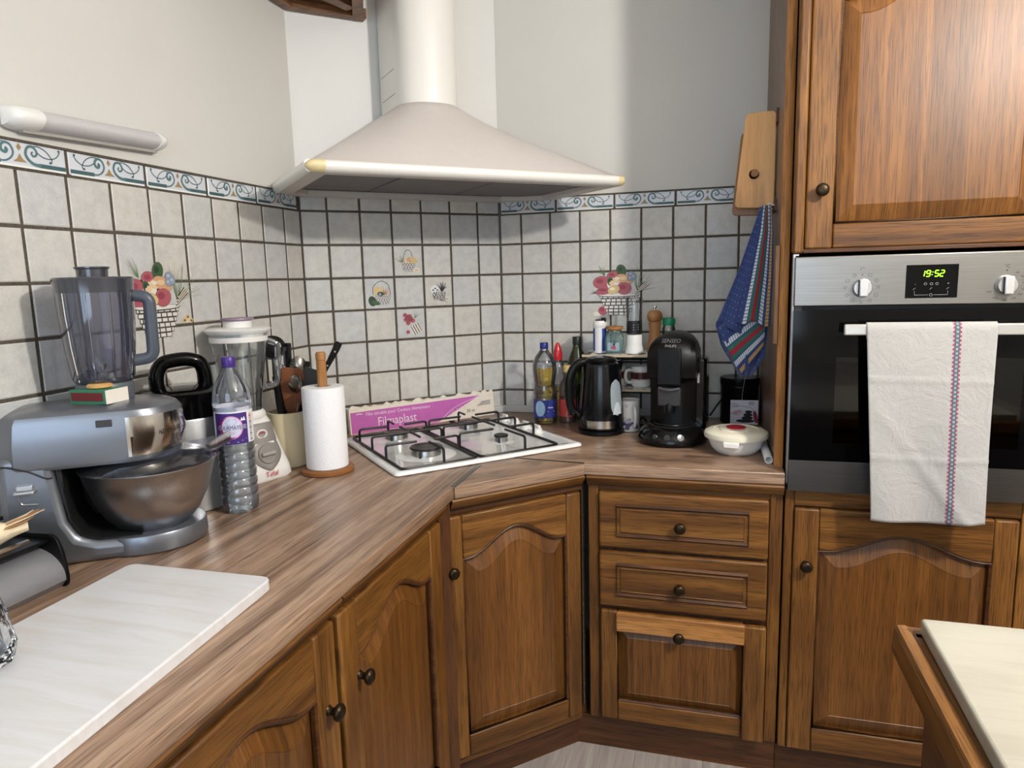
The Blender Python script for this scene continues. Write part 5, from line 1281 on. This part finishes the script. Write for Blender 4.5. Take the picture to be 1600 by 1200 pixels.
# ---- black tin with a picture card in front
tn=thing('black_canister','tall black tin canister in the corner by the oak panel','canister',(1.386,-.074,ZW))
obj('canister_wall',lathe([(.060,0),(.0625,.003),(.0625,.125),(.0635,.127),(.0635,.131),(.0625,.133)],40),BLACKP,tn,smooth=True)
obj('canister_lid',lathe([(.0635,.133),(.065,.136),(.065,.156),(.062,.158),(.0,.156)],40),BLACKP,tn,smooth=True)
cd_=thing('picture_card','small white card with stacked dark pebbles hanging on a thread before the tin','card',(1.399,-.150,ZW),R(2))
crd=obj('card',box(-.044,.044,-.001,.001,.008,.090),plain('card_white',(222,216,222),.5),cd_)
it=[(flat(ellipse(x,z_,rx,rz_,14),-.0014-.0001*i),plain('pebble',(36,28,34),.4)) for i,(x,z_,rx,rz_) in enumerate(((.004,.020,.030,.006),(.010,.030,.018,.007),(.012,.041,.015,.006),(.014,.051,.012,.005)))]
it+=[(flat(ellipse(-.022,.050,.016,.006,12,.3),-.0014),MT((212,160,170))),(flat(ellipse(.036,.034,.007,.022,12,.2),-.0013),MT((140,44,64))),(flat(ellipse(-.030,.074,.014,.008,12,-.3),-.0014),MT((200,188,200))),(flat(ellipse(.022,.080,.010,.007,12),-.0014),MT((186,172,180)))]
for pth in ([(-.044,.046),(-.02,.040),(.0,.052)],[(-.040,.066),(-.015,.071),(.02,.066),(.03,.055)]): it.append((ribbon(pth,.0014,-.0016),MT((150,120,126))))
obj('card_print',it,None,crd)
tag(obj('thread',tube(bez([(1.437,-.470,ZW+.68),(1.400,-.40,ZW+.30),(1.390,-.20,ZW+.12),(1.394,-.152,ZW+.0895)],8),.0007,5),MT((214,208,200))),'thin pale thread running from the hook to the picture card','thread')

# ---- white tub with lid
tb=thing('plastic_tub','round white plastic tub with cream lid and red centre valve','tub',(1.362,-.498,ZW))
obj('tub_wall',lathe([(.050,0),(.055,.002),(.068,.016),(.076,.036),(.079,.050)],44,True,False),WHITEP,tb,smooth=True)
tl=obj('lid',lathe([(.082,.044),(.0875,.046),(.089,.052),(.087,.060),(.078,.066),(.062,.069),(.060,.066),(.046,.066),(.044,.070),(.0,.072)],48),plain('lid_cream',(232,226,206),.4),tb,smooth=True)
obj('valve',lathe([(.0255,.0705),(.0265,.0735),(.0235,.0755),(.014,.0745),(.0,.0755)],32),plain('valve_red',(176,26,44),.3),tl,smooth=True)
obj('handle_tab',xf(prism([(-.020,.030),(.020,.030),(.022,.046),(-.022,.046)],-.092,-.076,'y'),rz=face(1.362,-.498)+pi/2-R(8)),WHITEP,tb,bevel=.003)
tag(obj('plastic_pipe',tube([(1.4430,-.618,ZW+.0105),(1.4415,-.45,ZW+.0105),(1.4415,-.30,ZW+.0105)],.0098,14,caps=False),plain('pipe_white',(206,204,202),.45),solid=.003,smooth=True),'white plastic pipe offcut lying along the oak side panel','pipe')
# cables
tag(obj('power_cable',tube(bez([(1.29,-.27,ZW+.06),(1.315,-.20,ZW+.085),(1.335,-.12,ZW+.098),(1.345,-.02,ZW+.10)],6),.0032,6),BLACKP,smooth=True),'black power cable from the coffee machine to the wall','cable')
tag(obj('kettle_cable',tube(bez([(1.010,-.225,ZW+.004),(1.055,-.215,ZW+.02),(1.075,-.24,ZW+.04),(1.088,-.23,ZW+.02),(1.085,-.20,ZW+.005),(1.06,-.19,ZW+.004)],6),.0034,6),BLACKP,smooth=True),'coiled black kettle cable beside the patterned mug','cable')

# ---- boards and cloths on the oak side panel
def hang_board(name,label,poly,y,t,mat,hole=None,hm=None):
    b=thing(name,label,'cutting board',(0,y,ZW))
    q=obj('board',prism(fillet2(poly,.016),-t/2,t/2,'y'),mat,b,bevel=.002)
    if hole:
        obj('peg',xf(lathe([(.0135,-t/2-.001),(.0135,t/2)],20),(hole[0],0,hole[1]),rx=R(90)),plain('peg_dark',(60,34,16),.6),q)
        obj('peg_core',xf(lathe([(.010,-.004),(.010,t/2+.012)],20),(hole[0]+.001,-t/2-.0,hole[1]+.001),rx=R(90)),plain('peg_wood',(150,100,56),.5),q)
    return b
def fillet2(poly,r):
    n=len(poly); out=[]
    for i in range(n):
        a=Vector((*poly[i-1],0)); b=Vector((*poly[i],0)); c=Vector((*poly[(i+1)%n],0))
        p=fillet([a,b,c],r,5)[1:-1]; out+=[(q[0],q[1]) for q in p]
    return out
hang_board('cutting_board','light wooden cutting board with a peg hole hanging on the oak panel',[(1.346,.690),(1.452,.686),(1.452,.947),(1.373,.944)],-.420,.016,BOARD,(1.397,.780))
hang_board('cutting_board','darker brown cutting board hanging just behind the light one',[(1.340,.672),(1.449,.668),(1.449,.90),(1.362,.90)],-.395,.014,BOARD2)
hk_=thing('board_rack','dark wooden brackets with a white hook holding boards on the oak panel','bracket',(0,0,ZW))
for z in (.688,.925): obj('bracket',box(1.4505,1.4555,-.455,-.36,z-.014,z+.022),plain('bracket_wood',(84,50,30),.5),hk_)
obj('hook',tube([(1.4505,-.47,.690),(1.446,-.47,.690)]+[(1.4375+.0085*cos(R(a)),-.47,.686+.0085*sin(R(a))) for a in range(30,331,20)],.0018,6),WHITEP,hk_,smooth=True)
obj('hook_plate',box(1.4498,1.4555,-.480,-.455,.674,.700),plain('bracket_wood',(84,50,30),.5),hk_)
tag(obj('thin_board',prism([(-.640,.575),(-.600,.575),(-.605,.322),(-.640,.325)],1.4435,1.4530,'x'),BOARD2,loc=(0,0,ZW),bevel=.001),'thin narrow wooden board hanging flat on the oak side panel below the others','cutting board')

def checks():
    k=NT('blue_check_towel'); tc=k.n('ShaderNodeTexCoord'); sp=k.n('ShaderNodeSeparateXYZ'); k.l(tc.outputs['UV'],sp.inputs[0])
    def fr(o,f,off=0):
        m=k.n('ShaderNodeMath',operation='MULTIPLY_ADD'); m.inputs[1].default_value=f; m.inputs[2].default_value=off; k.l(sp.outputs[o],m.inputs[0]); q=k.n('ShaderNodeMath',operation='FRACT'); k.l(m.outputs[0],q.inputs[0]); return q.outputs[0]
    def gt(s_,t): q=k.n('ShaderNodeMath',operation='GREATER_THAN'); q.inputs[1].default_value=t; k.l(s_,q.inputs[0]); return q.outputs[0]
    def lt(s_,t): q=k.n('ShaderNodeMath',operation='LESS_THAN'); q.inputs[1].default_value=t; k.l(s_,q.inputs[0]); return q.outputs[0]
    def mul(*a):
        r=a[0]
        for b in a[1:]:
            q=k.n('ShaderNodeMath',operation='MULTIPLY'); k.l(r,q.inputs[0]); k.l(b,q.inputs[1]); r=q.outputs[0]
        return r
    n=k.noise(k.coords(rand=False),600,2)
    c=k.ramp(n,[(.3,lin(34,52,100)),(.7,lin(56,76,132))])
    u=sp.outputs[0]
    wv_=gt(fr(1,34),.22)
    def band(a,b): return mul(gt(u,a),lt(u,b))
    # speckle
    c=k.mix(c,lin(150,165,200),mul(gt(fr(1,17),.86),gt(fr(0,13,.3),.86),lt(u,.55)))
    for a,b,col,w_ in ((.58,.64,(206,214,220),1),(.655,.70,(44,104,92),0),(.70,.755,(150,34,56),0),(.755,.80,(44,104,92),0),(.815,.875,(206,214,220),1),(.92,.97,(190,150,74),1)):
        c=k.mix(c,lin(*col),mul(band(a,b),wv_) if w_ else band(a,b))
    k.l(c,k.b.inputs['Base Color']); k.b.inputs['Roughness'].default_value=.95; k.b.inputs['Sheen Weight'].default_value=.3; k.bump(n,.4,.002); return k.m
CK=checks()
bt_=thing('blue_towel','blue checked kitchen towel with striped border hanging from the hook','towel',(0,0,0))
def lerp_t(T,t):
    for (a,*va),(b,*vb) in zip(T[:-1],T[1:]):
        if a<=t<=b:
            q=(t-a)/(b-a); return [x+(y-x)*q for x,y in zip(va,vb)]
    return list(T[-1][1:])
Y0=-.455
# long rear layer: hangs to a point
TL=[(0,1.412,1.440,.688,.688),(.15,1.404,1.446,.61,.61),(.4,1.368,1.445,.50,.50),(.62,1.320,1.443,.40,.39),(.74,1.300,1.441,.365,.33),(.86,1.318,1.436,.30,.27),(1,1.372,1.402,.212,.215)]
def rear(u,v_):
    xl,xr,zl,zr=lerp_t(TL,v_); x=xl+(xr-xl)*u; z=zl+(zr-zl)*u
    return (x,Y0+.008*sin(u*15+v_*2)*min(1,v_*2.5)+.004*sin(u*31)*v_,ZW+z)
cloth('rear_fold',rear,36,40,CK,bt_,.0028)
for d in bt_.children[0].data.uv_layers[0].data: d.uv=(d.uv[0]*.55,d.uv[1])
def set_uv(o,u0,u1,v0=0,v1=1):
    for d in o.data.uv_layers[0].data: d.uv=(u0+(u1-u0)*d.uv[0],v0+(v1-v0)*d.uv[1])
TF=[(0,1.418,1.442,.690,.690),(.2,1.410,1.448,.62,.62),(.6,1.386,1.449,.50,.50),(1,1.358,1.445,.372,.362)]
def front_(u,v_):
    xl,xr,zl,zr=lerp_t(TF,v_); x=xl+(xr-xl)*u; z=zl+(zr-zl)*u
    return (x,Y0-.020-.012*v_+.005*sin(u*9+1)*min(1,v_*3),ZW+z-.006*sin(u*9)*v_)
set_uv(cloth('front_fold',front_,36,30,CK,bt_,.0028),.50,.99)
TS=[(0,1.412,1.424,.680,.680),(.5,1.362,1.40,.52,.50),(1,1.305,1.372,.372,.335)]
def sidef(u,v_):
    xl,xr,zl,zr=lerp_t(TS,v_); x=xl+(xr-xl)*u; z=zl+(zr-zl)*u
    return (x,Y0-.012+.008*sin(u*7)*v_,ZW+z)
set_uv(cloth('side_fold',sidef,20,30,CK,bt_,.0028),0,.5)
def corner_(u,v_):
    a=(1.306+(1.440-1.306)*v_,.352+(.445-.352)*v_); b=(1.374+(1.432-1.374)*v_,.215+(.300-.215)*v_)
    return (a[0]+(b[0]-a[0])*u,Y0-.012+.004*sin(u*8)+.004*sin(v_*6),ZW+a[1]+(b[1]-a[1])*u)
set_uv(cloth('corner_fold',corner_,30,30,CK,bt_,.0028),.42,.99,0,.55)

# ---- foreground: marble slab, roll holder, garlic, glass
mbx=[(.262,-1.585),(.583,-1.585),(.6225,-2.30),(.235,-2.30)]
tag(obj('marble_board',prism(fillet2([(.285,-1.588),(.578,-1.585),(.6335,-2.30),(.310,-2.30)],.02),0,.020),MARBLE,loc=(0,0,ZW),bevel=.003,seg=3),'white marble slab lying on the worktop in front of the silver mixer','marble slab')
rh=thing('roll_holder','grey rounded roll box with chrome bar beside the marble slab','roll box',(.0,-1.658,ZW),0)
def rb_prof(n=10):
    o=[(.05,.0),(.205,.0),(.216,.012)]
    for k in range(n+1):
        a=R(-5+85*k/n); o.append((.150+.068*cos(a),.018+.050*sin(a)))
    o+=[(.150,.078),(.05,.084)]
    return o
obj('roll_cover',prism(rb_prof(),-.42,-.004,'y'),plain('cover_grey',(138,138,142),.35,.3,noise=.04,bscale=300),rh,smooth=True,angle=40)
eo=[(.045,0),(.218,0),(.2205,.02),(.216,.060),(.205,.088),(.19,.095),(.045,.090)]
obj('end_plate',prism(fillet2(eo,.01),-.004,.002,'y'),BLACKP,rh,bevel=.001)
obj('cutter_bar',tube([(.165,-.42,.084),(.165,-.022,.084)],.006,8),CHROME,rh,smooth=True)
obj('top_plate',box(.05,.19,-.42,-.004,.0785,.085),BLACKP,rh,bevel=.002)
ga=thing('garlic_head','papery garlic bulb with a small white tag on the grey roll box','garlic',(.128,-1.742,ZW+.0855),R(52))
GA=plain('garlic_skin',(222,204,172),.7,noise=.12,bscale=60,bump=.4)
rg=[]
for k,(x,r) in enumerate(((-.06,.012),(-.045,.026),(-.02,.030),(.01,.028),(.035,.022),(.055,.013),(.075,.009))):
    rg.append([(x,(r*(1+.10*sin(a_*5*2*pi/20+k)))*cos(2*pi*a_/20),.024+r*.8*(1+.10*sin(a_*5*2*pi/20+k))*sin(2*pi*a_/20)+.010*max(0,x*8)) for a_ in range(20)])
obj('bulb',loft(rg),GA,ga,smooth=True,angle=60)
for i in range(7):
    a=R(-60+22*i); 
    obj('dry_leaf',tube(bez([(.04,.010*sin(a),.030+.008*cos(a)),(.07,.016*sin(a),.036+.012*cos(a)),(.085+.008*(i%3),.012*sin(a),.040+.016*cos(a))],4),lambda t:.007*(1-.85*t),6,flat=.35),GA if i%2 else plain('leaf_brown',(170,126,84),.7),ga,smooth=True)
obj('tag',prism([(-.020,.004),(.012,.004),(.012,.034),(-.020,.034)],-.0305,-.0298,'y'),plain('tag_white',(206,202,206),.6),ga)
obj('tag_print',text('Z',.02,-.0308,x=-.004,z=.016),INK,ga)
gb=thing('cut_glass_vase','clear cut-glass tumbler at the edge of the marble slab','glass',(.363,-1.925,ZW+.0205))
ng=16
def facet(r,z,t,ph): return [(r*(1+t*(1 if k%2 else -1))*cos(2*pi*(k+ph)/ng),r*(1+t*(1 if k%2 else -1))*sin(2*pi*(k+ph)/ng),z) for k in range(ng)]
GSOL=plain('crystal',(244,248,252),.0,trans=1,ior=1.5)
obj('glass_wall',loft([facet(.034,0,.0,0),facet(.043,.006,.02,0),facet(.046,.020,.05,.0),facet(.045,.038,.05,.5),facet(.040,.062,.05,0),facet(.036,.085,.04,.5),facet(.034,.105,.0,0),facet(.030,.105,.0,0),facet(.032,.06,0,0),facet(.036,.02,0,0)],True,True),GSOL,gb)
tag(obj('paper_leaflet',box(-.001,.001,-.05,.05,0,.12),plain('leaflet',(236,236,236),.6),loc=(.047,-1.735,ZW),rz=R(8)),'white paper edge standing against the left wall behind the roll box','leaflet')

# ---- peninsula at the lower right
pn=thing('peninsula_unit','oak kitchen island with moulded edge, near the oven tower','island',(1.55,-1.49,ZW))
obj('body',box(.045,.80,-1.60,-.04,HB,-.046),OAKD['z'],pn)
ept=[(-.001,-.040),(.0,-.008),(.004,-.001),(.014,.0),(.020,-.002),(.030,-.002),(.07,-.003),(.07,-.040),(.012,-.046)]
obj('edge_moulding',prism([(x,z) for x,z in ept],-1.62,0.0,'y'),OAK['y'],pn,smooth=True,angle=25)
obj('edge_groove',box(.0205,.0225,-1.6,-.006,-.003,-.0012),OAKD['y'],pn)
obj('edge_moulding',prism([(-z_*0-x,z) for x,z,z_ in [(a,b,0) for a,b in ept]],.012,.84,'x'),OAK['x'],pn,smooth=True,angle=25)
obj('top_slab',box(.065,.82,-1.60,-.06,-.040,-.003),plain('island_top',(120,112,104),.5,noise=.2,bscale=80),pn)
obj('side_frame',merge(box(.030,.046,-1.6,-.06,-.12,-.046),box(.030,.046,-.16,-.06,HB,-.12)),OAKD['y'],pn)
obj('end_panel',box(.06,.78,-.040,-.03,HB+.1,-.06),OAKD['z'],pn)
tag(obj('marble_board',prism(fillet2([(.030,-.014),(.72,-.020),(.72,-.60),(.018,-.60)],.006),-.0025,.020),MARBLEC,loc=(1.55,-1.49,ZW),bevel=.004,seg=3),'cream marble slab on the oak island at lower right','marble slab')
